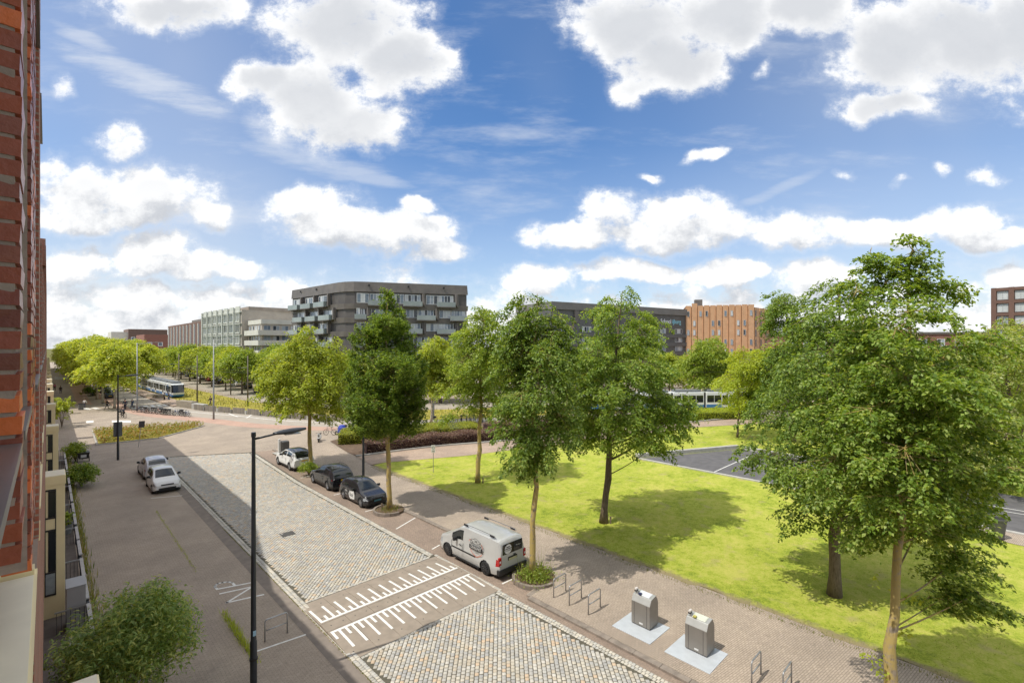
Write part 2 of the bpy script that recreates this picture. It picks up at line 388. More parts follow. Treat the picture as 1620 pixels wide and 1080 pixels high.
DCONC = plain('weathered_concrete', (.20,.185,.165), .9, 0, .3, 3, .003)
# ------------------------------------------------------------------ ground
KL_A, KL_B, KL_M = (.405,.335,.265), (.355,.292,.23), (.25,.205,.162)
M_KLINK = pavers('clay_klinkers', KL_A, KL_B, KL_M, .21, .072, 0.0, .009)
M_WALK = pavers('pavement_klinkers', (.43,.35,.275), (.37,.30,.235), (.235,.19,.148), .21, .072, math.radians(8), .010, .2)
M_PARK = pavers('parking_klinkers', (.33,.25,.195), (.27,.205,.16), (.20,.155,.12), .21, .08, math.radians(90), .010, .25)
M_RED = pavers('red_cycle_paving', (.47,.305,.235), (.42,.275,.21), (.38,.26,.20), .3, .15, 0, .008, .15)
M_PATH = pavers('path_klinkers', (.44,.33,.25), (.38,.28,.21), (.29,.22,.17), .21, .08, .4, .01, .2)
M_ASPH = plain('pale_asphalt', (.36,.315,.26), .9, 0, .14, 1.2, .003)
M_COURT = plain('court_asphalt', (.115,.110,.112), .85, 0, .25, 1.5, .003)
M_SOIL = plain('bed_soil', (.13,.085,.055), .95, 0, .35, 3, .02)
def grassmat(name, a, b_, c, edge=None):
    m, t, b = newmat(name); geo = nd(t, 'ShaderNodeNewGeometry').outputs['Position']
    n1 = noise(t, geo, .35, 6, .62); n2 = noise(t, geo, 2.6, 6, .72); n3 = noise(t, geo, 15, 3, .7)
    f = math_n(t, 'ADD', math_n(t, 'MULTIPLY', n1, .38), math_n(t, 'ADD', math_n(t, 'MULTIPLY', n2, .40), math_n(t, 'MULTIPLY', n3, .32)))
    col = ramp(t, f, [(.42, a), (.535, b_), (.64, c)])
    sp = nd(t, 'ShaderNodeTexNoise'); sp.inputs['Scale'].default_value = 1.1; sp.inputs['Detail'].default_value = 5; t.links.new(geo, sp.inputs['Vector'])
    col = mixc(t, maprange(t, sp.outputs[0], .54, .74, 0, .60), col, (.42,.35,.16))
    if edge is not None:
        x = nd(t, 'ShaderNodeSeparateXYZ'); t.links.new(geo, x.inputs[0])
        e = math_n(t, 'ADD', x.outputs[0], math_n(t, 'MULTIPLY', math_n(t, 'SUBTRACT', n2, .5), 1.0))
        col = mixc(t, maprange(t, e, edge + .05, edge + .5, .85, 0), col, (.30,.23,.15))
    t.links.new(col, b.inputs['Base Color']); b.inputs['Roughness'].default_value = .9; b.inputs['Specular IOR Level'].default_value = .15
    bump(t, b, math_n(t, 'ADD', n2, n3), 1.0, .06); return m
M_LAWN = grassmat('mown_grass', (.165,.235,.024), (.360,.410,.050), (.50,.48,.11), 21.3)
M_DRY = grassmat('dry_verge_grass', (.22,.22,.03), (.34,.30,.045), (.40,.33,.10))
M_FARG = grassmat('far_grass', (.08,.10,.02), (.13,.13,.035), (.17,.14,.06))
def sheet(name, poly, z, mat, parent=None, kind='structure'):
    o = MB().sheet(poly, z).build(name, mat, parent)
    if not parent: o['kind'] = kind
    return o
sheet('ground', [(-2500,-2500),(2500,-2500),(2500,2500),(-2500,2500)], -.06, M_FARG)
sheet('street_paving', [(-3,-40),(15.3,-40),(46,-12),(150,-60),(190,40),(120,110),(46,450),(-3,450)], 0, M_KLINK)
FX = [(12.5,330),(14,190),(16.5,125),(18.15,101),(20.6,92.5),(23.8,84.7),(26.7,76.2),(31,69),(36.5,63.2),(48,56),(60,49.5),(72,41.5),(86,30.5),(105,14),(135,-16)]
def resample(P, step=2.0):
    P = [Vector((p[0], p[1])) for p in P]; out = []
    for i in range(len(P)-1):
        p0, p1, p2, p3 = P[max(i-1,0)], P[i], P[i+1], P[min(i+2,len(P)-1)]
        n = max(1, int((p2-p1).length/step))
        for k in range(n):
            t = k/n; a = (p2-p0)*.5; b = (p3-p1)*.5
            out.append((2*t**3-3*t*t+1)*p1 + (t**3-2*t*t+t)*a + (-2*t**3+3*t*t)*p2 + (t**3-t*t)*b)
    out.append(P[-1]); return out
def offset(P, d):
    """positive d lies on the near, left-hand side (towards the square's street)"""
    o = []
    for i, p in enumerate(P):
        t = (P[min(i+1,len(P)-1)] - P[max(i-1,0)]).normalized(); o.append(p + Vector((t.y, -t.x))*(d))
    return o
FR = resample([(p[0], p[1]) for p in FX])
def OF(d): return offset(FR, d)
_sg = 1 if (OF(1)[30] - FR[30]).dot(Vector((-1,-1))) > 0 else -1
def band(name, d0, d1, z, mat, parent=None, i0=0, i1=None):
    a, b = OF(_sg*d0)[i0:i1], OF(_sg*d1)[i0:i1]; m = MB(); n = len(a)
    m.v = [(p.x, p.y, z) for p in a] + [(p.x, p.y, z) for p in b]
    m.f = [(i, i+1, n+i+1, n+i) for i in range(n-1)]; m.m = [0]*(n-1)
    o = m.build(name, mat, parent)
    if not parent: o['kind'] = 'structure'
    for p in o.data.polygons:
        if p.normal.z < 0: o.data.flip_normals(); break
    return o
def idx(x=None, y=None):
    return min(range(len(FR)), key=lambda i: abs(FR[i].y - y) if y is not None else abs(FR[i].x - x))
road = band('main_road', .5, 5.7, .006, M_ASPH)
band('cycle_path', 5.7, 8.5, .010, M_RED)
band('edge_line', 2.2, 2.38, .010, M_MARK, road)
band('tram_track_bed', -11, .2, .012, M_DRY)
band('service_road', -19, -13, .006, M_ASPH)
for k, dd in enumerate((-2.4, -3.9, -6.6, -8.1)): band('tram_rail', dd-.05, dd+.05, .02 + .002*k, plain('rail_steel', (.16,.12,.09), .5, .5, .2), None)
av = sheet('avenue_road', [(10.4,104),(16.2,104),(14.5,190),(11.5,330),(9.8,330),(10.2,190)], .018, M_ASPH)
sheet('avenue_cycle_path', [G(122,640), G(146,640), G(121,601), G(108,596), G(105,596)], .014, M_RED)
sheet('cross_path', [G(86,600), G(122,600), G(120,596), G(86,596)], .020, CONC)
# zebra bars, give-way line, lane arrows
for k in range(7): sheet('zebra_bar', [(10.8+.95*k,106.5+.25*k),(11.35+.95*k,106.5+.25*k),(11.25+.95*k,110.6),(10.7+.95*k,110.6)], .024, M_MARK, av)
for k in range(2): sheet('zebra_bar', [(4.9+1.1*k,110.4),(5.6+1.1*k,110.4),(5.1+1.1*k,113.5),(4.4+1.1*k,113.5)], .014, M_MARK, av)
sheet('stop_bar', [G(136,666), G(148,665), G(148,668), G(137,669)], .014, M_MARK, av)
sheet('stop_bar', [G(177,665), G(207,665), G(207,668), G(177,668)], .014, M_MARK, av)
for pp in ([(362,654),(376,659)],[(390,661),(398,656)]):
    a, b_ = Vector(G(*pp[0])), Vector(G(*pp[1])); MB().obx((a+b_)/2, (b_-a).normalized(), (b_-a).length/2, .09, .010, .014).build('lane_mark', M_MARK, road)
# ------------------------------------------------------------------ near street: setts, parking lane, kerb, pavement, lawn
X0, X1, XB0, XB1 = 7.98, 14.30, 7.62, 14.62
HY0, HY1 = 15.93, 20.87
sub = MB(); sub.sheet([(XB0,2),(XB1,2),(XB1,HY0),(XB0,HY0)], .010); sub.sheet([(XB0,HY1),(XB1,HY1),(15.35,54.5),(XB0,58.5)], .010)
cob = sub.build('cobbled_road', plain('joint_sand', (.10,.09,.065), .95, 0, .3, 8)); cob['kind'] = 'structure'
COBC = [(.34,.325,.29),(.27,.27,.265),(.37,.33,.26),(.30,.295,.28),(.36,.30,.22),(.42,.40,.36),(.235,.24,.245),(.33,.30,.25),(.43,.30,.185),(.31,.31,.295),(.40,.365,.30),(.285,.27,.24)]
COBC = [tuple(1.38*(.64*x + .36*m) for x, m in zip(c, (.345,.315,.27))) for c in COBC]
M_COB = islands('granite_setts', COBC, .75, .16, 1.2, .004)
M_COB1 = islands('granite_setts_single', COBC, .75, .16, 1.2, .004, True)
def sett_arrays(cx, cy, lx, ly, ang, z0=.004, z1=.030, jit=.006, ins=.020):
    """bevelled setts: arrays of centres, sizes and angles -> vertices and faces"""
    n = len(cx); sq = np.array([(-1,-1),(1,-1),(1,1),(-1,1)], float)
    hx = lx/2; hy = ly/2
    P = np.zeros((n, 12, 3)); ca, sa = np.cos(ang), np.sin(ang)
    top = z1 + NR.normal(0, jit*.55, n)
    for k, (ii, zz) in enumerate(((0.0, None), (0.006, -.008), (ins, 0.0))):
        jx = sq[None,:,0]*(hx[:,None]-ii) + NR.normal(0, .004, (n,4)); jy = sq[None,:,1]*(hy[:,None]-ii) + NR.normal(0, .004, (n,4))
        P[:,k*4:k*4+4,0] = cx[:,None] + jx*ca[:,None] - jy*sa[:,None]
        P[:,k*4:k*4+4,1] = cy[:,None] + jx*sa[:,None] + jy*ca[:,None]
        P[:,k*4:k*4+4,2] = z0 if zz is None else (top+zz)[:,None]
    f = []
    for r in (0, 4):
        for j in range(4): f.append((r+j, r+(j+1) % 4, r+4+(j+1) % 4, r+4+j))
    f.append((8,9,10,11)); f = np.array(f)
    F = (np.arange(n)[:,None,None]*12 + f[None]).reshape(-1, 4)
    return P, F
cxs, cys, lls = [], [], []
PITX, PITY = .172, .152
ca45, sa45 = math.cos(math.radians(47)), math.sin(math.radians(47))
for i in range(-420, 420):
    if abs(i*PITY) > 48: continue
    for j in range(-10, 330):
        a = j*PITX + (.5*PITX if i % 2 else 0) + R.uniform(-.008,.008); b_ = i*PITY
        x = 6 + a*ca45 - b_*sa45 + 4.0; y = 4 + a*sa45 + b_*ca45
        if X0 + .07 < x < X1 - .07 + max(0, (y-40)*.045) and 5.5 < y < 54.5 + (14.3-x)*.55 and not (HY0-.10 < y < HY1+.10):
            cxs.append(x); cys.append(y); lls.append(PITX - .022 + R.uniform(-.012,.006))
cxs, cys, lls = map(np.array, (cxs, cys, lls)); an = np.full(len(cxs), math.radians(47)) + NR.normal(0, .03, len(cxs))
dep = cxs*ST + cys*CT; uu = (cxs*CT - cys*ST)/dep*FPX + 810; vv = HOR + FPX*CAMH/dep
ok = (vv < 1078) & (uu > 0) & (uu < 1620); score = np.where(ok, dep, 1e9); near = np.argsort(score)[:300]
mask = np.ones(len(cxs), bool); mask[near] = False
P, F = sett_arrays(cxs[mask], cys[mask], lls[mask], np.full(mask.sum(), PITY-.022), an[mask])
o = link(npmesh('cobbles', P.reshape(-1,3), F, M_COB), 'cobbles', cob); o['kind'] = 'stuff'
Pv, Fv = sett_arrays(np.zeros(6), np.zeros(6), np.full(6, PITX-.024), np.full(6, PITY-.022), np.zeros(6), z0=-.026, z1=0)
var = [npmesh('cobble', Pv[k], Fv[:9], M_COB1) for k in range(6)]
for i in near:
    o = link(var[i % 6], 'cobble', cob, (cxs[i], cys[i], .030 + R.uniform(-.003,.003)), an[i])
# pale border setts in rows along both edges and beside the hump
bx_, by_, bl_ = [], [], []
y = 3.0
while y < 54:
    for x in (7.71, 7.86):
        bx_.append(x); by_.append(y + (.06 if x > 7.8 else 0)); bl_.append(.14)
    if not (HY0 - .1 < y < HY1 + .1):
        for x in (14.40, 14.55): bx_.append(x + max(0, (y-40)*.045)); by_.append(y + (.06 if x > 14.5 else 0)); bl_.append(.14)
    else:
        bx_.append(14.68); by_.append(y); bl_.append(.14)
    y += .135
for k in range(47):
    for yy in (HY0 - .075, HY1 + .075): bx_.append(8.02 + k*.135); by_.append(yy); bl_.append(.13)
bx_, by_, bl_ = map(np.array, (bx_, by_, bl_))
P, F = sett_arrays(bx_, by_, bl_, np.full(len(bx_), .120), NR.normal(0, .05, len(bx_)), jit=.009)
M_BSET = islands('pale_border_setts', [scol(c, 1.2) for c in [(.44,.41,.35),(.40,.385,.35),(.47,.43,.36),(.36,.34,.30)]], .8, .2, 2, .004)
o = link(npmesh('border_setts', P.reshape(-1,3), F, M_BSET), 'border_setts', cob); o['kind'] = 'stuff'
# speed hump: concrete panels over a low arch, with lifting sockets and painted teeth
M_HUMP = plain('hump_concrete', (.29,.24,.19), .85, 0, .16, 2.5, .003)
def hz(y): 
    t = (y - (HY0+HY1)/2)/((HY1-HY0)/2); return .012 + .095*max(0, math.cos(t*math.pi/2))**1.3
hump = MB().bx(XB0+.02, 14.58, HY0+.01, HY1-.01, -.02, .008).build('speed_hump', DCONC); hump['kind'] = 'structure'
XE = [7.66 + (14.58-7.66)*k/7 for k in range(8)]; YE = [HY0+.02, 18.06, 18.70, HY1-.02]
for i in range(7):
    for j in range(3):
        x0, x1, y0, y1 = XE[i]+.008, XE[i+1]-.008, YE[j]+.008, YE[j+1]-.008; n = 7; m = MB()
        for k in range(n):
            yy = y0 + (y1-y0)*k/(n-1); m.v += [(x0, yy, hz(yy)), (x1, yy, hz(yy)), (x0, yy, 0), (x1, yy, 0)]
        for k in range(n-1):
            a = 4*k; m.f += [(a, a+1, a+5, a+4), (a+2, a, a+4, a+6), (a+1, a+3, a+7, a+5)]
        m.f += [(0, 2, 3, 1), (4*n-4, 4*n-3, 4*n-1, 4*n-2)]; m.m = [0]*len(m.f)
        p = m.build('panel', M_HUMP, hump)
        sk = MB()
        for (u, v) in ((.25,.2),(.75,.8)) if j != 1 else ((.3,.5),(.8,.5)):
            cx, cy = x0+(x1-x0)*u, y0+(y1-y0)*v; sk.lathe([(.028,hz(cy)+.002),(0.0,hz(cy)+.003)], (cx,cy,0), 10)
        sk.build('lifting_socket', BLACK, p)
def stripe(x0, x1, y0, y1, name):
    n = max(2, int(abs(y1-y0)/.12)+1); m = MB()
    for k in range(n):
        yy = y0 + (y1-y0)*k/(n-1); m.v += [(x0, yy, hz(yy)+.005), (x1, yy, hz(yy)+.005)]
    m.f = [(2*k, 2*k+1, 2*k+3, 2*k+2) if y1 > y0 else (2*k, 2*k+2, 2*k+3, 2*k+1) for k in range(n-1)]; m.m = [0]*(n-1)
    return m.build(name, M_MARK, hump)
stripe(7.74, 14.5, 18.80, 18.92, 'painted_line'); stripe(7.74, 14.5, 17.86, 17.98, 'painted_line')
for k in range(13):
    x = 7.74 + .524*k; stripe(x, x+.10, 18.92, 20.10, 'painted_tooth'); stripe(x+.27, x+.37, 18.92, 19.28, 'painted_tooth')
    x = 8.0 + .524*k; stripe(x, x+.10, 16.62, 17.86, 'painted_tooth'); stripe(x-.26, x-.16, 17.40, 17.86, 'painted_tooth')
# parking lane and kerb
sheet('gutter_strip', [(7.06,3),(7.60,3),(7.60,58),(7.06,58)], .004, plain('dark_gutter', (.215,.18,.15), .9, 0, .22, 2.0, .003))
sheet('parking_lane', [(14.60,3),(15.06,3),(15.06,14.6),(17.02,14.9),(17.16,54),(15.4,54.4),(14.66,38)], .014, M_PARK)
M_KERB = plain('kerb_concrete', (.24,.20,.165), .9, 0, .3, 4, .003)
walk = MB().prism([(15.20,-20),(21.3,-20),(21.3,40.5),(21.9,44.6),(22.7,54),(17.28,54),(17.17,15.1),(15.20,14.75)], -.02, .10).build('pavement', M_WALK); walk['kind'] = 'structure'
KER = [((15.06,2),(15.06,14.5)), ((17.05,15.2),(17.16,54))]
for (a, b_) in KER:
    a, b_ = Vector(a), Vector(b_); L = (b_-a).length; n = int(L); ax = (b_-a)/L
    for k in range(n):
        c = a + ax*(L*(k+.5)/n); MB().obx(c, ax, L/n/2-.006, .125, -.02, .104 + R.uniform(-.004,.004)).build('kerb_stone', M_KERB, walk, bev=.012)
MB().obx((16.1,14.72), (1,.12), .98, .12, -.02, .102).build('kerb_stone', M_KERB, walk, bev=.012)
LAWN = [(21.25 + R.uniform(-.13,.13) + .06*math.sin(k*.9), -20 + .45*k) for k in range(134)] + [(21.3,40.4),(22.6,40.55),(30,37.4),(34.3,36.4),(48,32.6),(62.3,29.2),(80,20),(100,0),(110,-40),(60,-40)]
lawn = MB().prism(LAWN, -.02, .107).build('lawn', M_LAWN); lawn['kind'] = 'structure'
KC = [(21.8,44.6),(30.2,43),(38.5,39.8),(53.2,36),(65.6,31.4),(76.3,27.5),(92,14)]
sheet('park_path', KC + [(110,0),(100,2),(80,20.0),(62.3,29.2),(48,32.6),(34.3,36.4),(30,37.4),(22.6,40.55),(21.35,40.6)], .125, M_PATH)
kr = resample(KC, 1.5); kb = MB()
for i in range(len(kr)-1):
    a, b_ = kr[i], kr[i+1]; kb.obx((a+b_)/2, (b_-a).normalized(), (b_-a).length/2-.006, .13, 0, .26)
bk = kb.build('bed_kerb', CONC); tag(bk, 'long pale concrete kerb holding back the purple hedge beside the park path', 'kerb')
KO = offset([Vector(p) for p in KC], -14 if (offset([Vector(p) for p in KC], 1)[2]-Vector(KC[2])).dot(Vector((-1,-1))) > 0 else 14)
sheet('planting_bed', KC[:5] + [(72,36.5),(64,43),(50,50.5),(36,56),(29,57),(23.4,54.3)], .06, M_SOIL)
# court in the park, with its kerbs and lines
COURT = [(40.9,24.9),(52.6,19.6),(50.6,1.5),(49.5,-14),(39.6,-16),(40.6,3),(41,14.2)]
court = sheet('sports_court', COURT, .135, M_COURT)
def strip(parent, a, b_, w, z0, z1, mat, name):
    a, b_ = Vector(a), Vector(b_); return MB().obx((a+b_)/2, (b_-a).normalized(), (b_-a).length/2, w/2, z0, z1).build(name, mat, parent)
for a, b_ in (((41,24.7),(41.0,14.2)),((41,14.2),(40.6,3)),((40.6,3),(39.6,-16))): strip(court, a, b_, .30, .1, .20, CONC, 'court_kerb')
strip(court, (52.7,19.5), (50.7,1.5), .5, .1, .42, CONC, 'court_kerb'); strip(court, (41.2,25.2), (52.6,20.0), .45, .1, .50, CONC, 'seat_wall')
strip(court, (41.0,17.66), (51.0,17.8), .08, .136, .141, M_MARK, 'court_line'); strip(court, (45.9,-14), (46.5,17.6), .08, .136, .141, M_MARK, 'court_line')
arc = MB(); pr = None
for k in range(25):
    w = math.radians(90 + 180*k/24); q = [(50.3 + r*math.cos(w), 0 + r*math.sin(w)*.95) for r in (5.0, 5.09)]
    if pr: arc.quad((*pr[0],.139), (*pr[1],.139), (*q[1],.139), (*q[0],.139))
    pr = q
arc.build('court_line', M_MARK, court)
sheet('court_path', [(40.3,3.4),(40.2,-16),(37.0,-16),(38.2,0.0),(39.1,1.2)], .13, M_WALK)
# NP lettering and bay lines on the left-hand paving
def stroke(pts, w=.10, z=.006):
    m = MB()
    for a, b_ in zip(pts, pts[1:]):
        a, b_ = Vector(a), Vector(b_); m.obx((a+b_)/2, (b_-a).normalized(), (b_-a).length/2 + w*.45, w/2, .002, z)
    return m
npm = stroke([(6.86,22.95),(5.53,23.32),(6.74,24.05),(5.53,24.36)])
npm.m = npm.m
pm = stroke([(6.86,24.48),(5.53,24.90)] ); pa = [(5.53,24.90),(5.50,25.12),(5.53,25.33),(5.66,25.46),(5.85,25.45),(6.05,25.33),(6.17,25.12),(6.20,24.70)]
np_ = thing('road_lettering', 'white painted letters NP on the shaded brick paving', 'road marking', (0,0,0))
npm.build('letter', M_MARK, np_); q = stroke([(6.86,24.48),(5.53,24.90)], z=.007); q2 = stroke(pa, z=.0065)
q.add(q2.v, q2.f); q.build('letter', M_MARK, np_)
for a, b_ in (((5.46,18.85),(7.05,18.65)),((5.41,43.1),(7.11,42.3))): stroke([a, b_], .08).build('bay_line', M_MARK, None)['kind'] = 'structure'
for a, b_ in (((15.1,25.6),(16.9,26.4)),((15.0,21.7),(15.55,21.85)),((15.15,16.28),(16.75,16.25)),((15.2,34.6),(16.9,34.7)),((15.2,41),(16.9,41.2)),((15.2,29.7),(16.0,29.7))):
    stroke([a, b_], .08, .020).build('bay_line', M_MARK, None)['kind'] = 'structure'
MH = MB().bx(9.72,10.45,28.95,29.6,.0,.038).build('manhole_cover', plain('cast_iron', (.09,.085,.08), .7, .3)); tag(MH, 'square iron manhole cover set in the cobbles', 'manhole cover')
# ------------------------------------------------------------------ the brick house at the left edge
BR = [(c[0]*1.95, c[1]*1.55, c[2]*1.2) for c in [(.155,.052,.036),(.125,.044,.034),(.18,.062,.040),(.10,.040,.034),(.14,.058,.046),(.165,.058,.038),(.115,.046,.038),(.36,.11,.04),(.155,.052,.036),(.36,.115,.042)]]
M_BRK = pavers('brick_wall', (.38,.13,.08), (.28,.098,.064), (.29,.23,.18), .22, .062, 0, .011, .25, wall=True, big=.6)
M_BRK1 = islands('facade_brick', BR, .34, .22, 9, .003, True, 60)
M_CREAM = plain('cream_panel', (.80,.69,.41), .55, 0, .07, 1.5)
M_CREAMTOP = plain('cream_cap', (.80,.75,.58), .6, 0, .10, 2.5)
M_GLS = glass('window_glass')
M_SILL = plain('zinc_sill', (.20,.195,.20), .30, .55, .1, 6)
house = thing('apartment_building', 'dark red brick apartment building with cream bays at the left edge', 'building')
HZ = 16.6
PIER = [(y, y+1.15) for y in [4.35 + 1.7 + 2.85*k for k in range(24)]]
PIER = [p for p in PIER if p[1] < 71.5]
LOW0, LOW1, LZ = 10.0, 36.0, 12.35      # middle stretch cut lower than the real house, letting sun onto cobbles and hump
w = MB().bx(-9, -.40, -7, LOW0, 5.0, HZ).bx(-9, -.40, LOW0, LOW1, 5.0, LZ).bx(-9, -.40, LOW1, 72.5, 5.0, HZ).bx(-9, -.20, -7, 72.5, 0, 5.0).bx(-.40, -.060, 4.30, 71.6, 5.0, 9.28)
for a, b_ in PIER: w.bx(-.40, -.055, a, b_, 9.28, LZ if b_ > LOW0 and a < LOW1 else HZ)
w.bx(-.36, -.055, 71.6, 72.5, 0, HZ); w.bx(-.36, -.07, -7, LOW0-.6, 15.4, HZ + .25).bx(-.36, -.07, LOW1+.6, 72.5, 15.4, HZ + .25)
w.add([(-9,23,LZ),(-.40,23,LZ),(-.40,LOW1,LZ),(-9,LOW1,LZ),(-9,LOW1,HZ),(-.40,LOW1,HZ)], [(0,3,2,1),(0,1,5,4),(1,2,5),(0,4,3),(2,3,4,5)])      # made-up wedge up to the tall part, slanting the edge of its shadow
w.build('wall', M_BRK, house)
mort = MB().bx(-.36, -.068, 2.005, 2.205, 10.36, 15.4).bx(-.36, -.068, 3.205, 4.345, 9.95, 15.4)
mort.build('mortar_core', plain('mortar', (.34,.28,.24), .95, 0, .25, 12, .003), house)
def brickmesh(lx, ly, lz):
    m = MB().bx(-lx/2, lx/2, -ly/2, ly/2, -lz/2, lz/2); e = .003
    for i, v in enumerate(m.v): m.v[i] = tuple(c + R.uniform(-e, e) for c in v)
    return m.mesh('brick', M_BRK1)
bmA = [brickmesh(.10, .205, .050) for _ in range(5)]; bmB = [brickmesh(.10, .098, .050) for _ in range(4)]
rows = [(z, i) for i, z in enumerate(np.arange(8.6, 15.3, .062))]
nb = 0
for z, i in rows:
    hn, yv = (547 - (11 - z)/-1e9), 0
    d1, d2 = 1.39, 2.27
    y1 = 547 - (z - 11)/d1*760; y2 = 547 - (z - 11)/d2*760
    if -60 < y1 < 1000 and z > 10.36: link(bmA[i % 5], 'brick', house, (-.105 + R.uniform(-.002,.002), 2.105, z)); nb += 1
    if -60 < y2 < 1000 and z > 9.96:
        if i % 2: link(bmA[(i*3) % 5], 'brick', house, (-.105 + R.uniform(-.002,.002), 3.31, z)); nb += 1
        else:
            link(bmB[i % 4], 'brick', house, (-.105, 3.256, z)); link(bmB[(i+1) % 4], 'brick', house, (-.105 + R.uniform(-.002,.002), 3.365, z)); nb += 2
rest = MB()
for z, i in rows:
    if z < 9.96: continue
    y = 3.42 + (0 if i % 2 else 0)
    while y < 4.3:
        dx = R.uniform(-.003,.003); rest.bx(-.13, -.055+dx, y, min(y+.205, 4.345), z-.025, z+.025); y += .216
o = rest.build('bricks', islands('facade_bricks', BR, .34, .22, 9, .003, False, 60), house); o['kind'] = 'stuff'
# sills, windows and cream boxes
sills = [(-.9, 1.98, 10.72), (2.26, 3.18, 10.72)]
for a, b_, z in sills: MB().bx(-.36, -.052, a, b_, z-.03, z).build('sill', M_SILL, house)
edges = [(-.9,1.98),(2.22,3.19)] + [(4.36,6.04)] + [(PIER[k][1]+.01, PIER[k+1][0]-.01) for k in range(len(PIER)-1)]
for a, b_ in edges:
    for fl, z0 in enumerate((13.7, 10.75, 7.8)):
        if fl == 0 and b_ > LOW0 - 1 and a < LOW1 + 1: continue
        if fl == 2 and a > 4: continue
        f = MB(); X = -.30
        for (p, q, r, s_) in ((a, a+.06, z0, z0+1.9), (b_-.06, b_, z0, z0+1.9), (a+.06, b_-.06, z0, z0+.06), (a+.06, b_-.06, z0+1.84, z0+1.9)): f.bx(X-.06, X+.03, p, q, r, s_)
        fr = f.build('window', M_CREAM, house); MB().bx(X-.045, X-.02, a+.06, b_-.06, z0+.06, z0+1.84).build('pane', M_GLS, fr)
        if a > 3: MB().bx(-.36, -.045, a-.02, b_+.02, z0-.03, z0).build('sill', M_SILL, fr)
for k in range(13):
    a, b_, zt = (1.1, 4.25, 9.60) if k == 0 else (6.4 + 4.2*(k-1), 8.65 + 4.2*(k-1), 9.48)
    bx1 = MB().bx(-.55, -.057, a, b_, zt-.16, zt-.02).bx(-.57,-.045,a-.01,b_+.01,zt-.02,zt).bx(-.50,-.057,b_-.10,b_,zt,zt+.035).bx(-.16,-.05,a-.02,a+.10,zt-.32,zt-.16).build('window_box', [M_CREAM], house)
    MB().bx(-.50, -.06, a+.02, b_-.12, zt+.001, zt+.008).build('box_cap', M_CREAMTOP, bx1)
def bay(y0, y1, zt, x1=.52, parent=house):
    z0 = .9
    m = MB().bx(-.15, x1, y0, y1, 0, zt-.35).bx(-.17, x1+.025, y0-.025, y1+.025, zt-.35, zt)
    b_ = m.build('bay', M_CREAM, parent, bev=.01)
    MB().bx(-.15, x1, y0, y1, zt+.002, zt+.02).build('bay_cap', M_CREAMTOP, b_)
    # slot window on the end wall: two tall panes over a low frosted panel, dark frame
    wx0, wx1 = -.05, .225
    fr = MB()
    for z in (.95, 1.85, 3.55, 4.05, zt-.55): fr.bx(wx0, wx1, y0-.022, y0-.002, z-.035, z+.035)
    fr.bx(wx0-.03, wx0, y0-.022, y0-.002, .915, zt-.515).bx(wx1, wx1+.03, y0-.022, y0-.002, .915, zt-.515)
    f = fr.build('bay_window', plain('dark_frame', (.025,.024,.022), .5), b_)
    for a, c in ((1.89,3.51),(4.09,zt-.59)): MB().bx(wx0+.07, wx1-.0, y0-.012, y0-.003, a, c).build('pane', M_GLS, b_)
    MB().bx(wx0, wx1, y0-.012, y0-.003, .99, 1.81).build('frosted_panel', plain('frosted_glass', (.30,.34,.34), .2), b_)
    MB().bx(wx0, wx1, y0-.012, y0-.003, 3.59, 4.01).build('spandrel', M_CREAM, b_)
    return b_
BAYS = [(8.3,9.35,6.15),(26.9,28.1,5.72),(43.6,44.8,5.72),(60.2,61.4,5.72)]
for y0, y1, zt in BAYS: bay(y0, y1, zt)
annex = thing('low_annex', 'low cream annex beyond the tall brick building', 'building')
MB().bx(-6,-.2,72.6,112,0,4.6).build('wall', M_BRK, annex)
for y0 in (77,92.5,106): bay(y0, y0+1.2, 5.72, parent=annex)
far_house = thing('brick_terrace', 'tall brick terrace far along the left-hand pavement', 'building')
MB().bx(-9,-.3,116,330,0,15).build('wall', M_BRK, far_house)
for y0 in range(121, 300, 16): bay(y0, y0+1.2, 5.72, parent=far_house)
# ------------------------------------------------------------------ buildings over the square
class Fac:
    """a facade line from A to B: s along it, o outward (towards the square), z up"""
    def __init__(s, A, B):
        s.A, s.B = Vector(A), Vector(B); s.L = (s.B-s.A).length; s.u = (s.B-s.A)/s.L; n = Vector((s.u.y, -s.u.x))
        s.n = n if n.dot(-(s.A+s.B)/2) > 0 else -n
    def p(s, a, o, z): q = s.A + s.u*a + s.n*o; return (q.x, q.y, z)
    def box(s, m, a0, a1, o0, o1, z0, z1, mi=0):
        m.add([s.p(a0,o0,z0), s.p(a1,o0,z0), s.p(a1,o1,z0), s.p(a0,o1,z0), s.p(a0,o0,z1), s.p(a1,o0,z1), s.p(a1,o1,z1), s.p(a0,o1,z1)],
              [(0,3,2,1),(4,5,6,7),(0,1,5,4),(1,2,6,5),(2,3,7,6),(3,0,4,7)], mi); return m
    def window(s, parent, a0, a1, z0, z1, n=3, fm=None, gm=None, fw=.09, o=.02, proud=.06):
        m = MB(); xs = [a0 + (a1-a0)*k/n for k in range(n+1)]
        for x in xs: s.box(m, x-fw/2, x+fw/2, o, o+proud, z0, z1)
        for z in (z0, z1): s.box(m, a0-fw/2, a1+fw/2, o-.002, o+proud-.003, z-fw/2, z+fw/2)
        f = m.build('window', fm or WHITE, parent)
        for k in range(n):
            g_ = MB(); s.box(g_, xs[k]+fw/2, xs[k+1]-fw/2, o, o+.025, z0+fw/2, z1-fw/2); g_.build('pane', gm or R.choice(FG), f)
        return f
FG = [plain('pane_blue', (.16,.20,.24), .12, 0, .3, .5), plain('pane_dark', (.05,.06,.07), .10, 0, .3, .5), plain('pane_curtain', (.50,.52,.52), .25, 0, .15, .5), plain('pane_grey', (.30,.34,.37), .15, 0, .25, .5)]
M_DK = plain('dark_zinc_cladding', (.150,.133,.118), .5, .1, .2, .6)
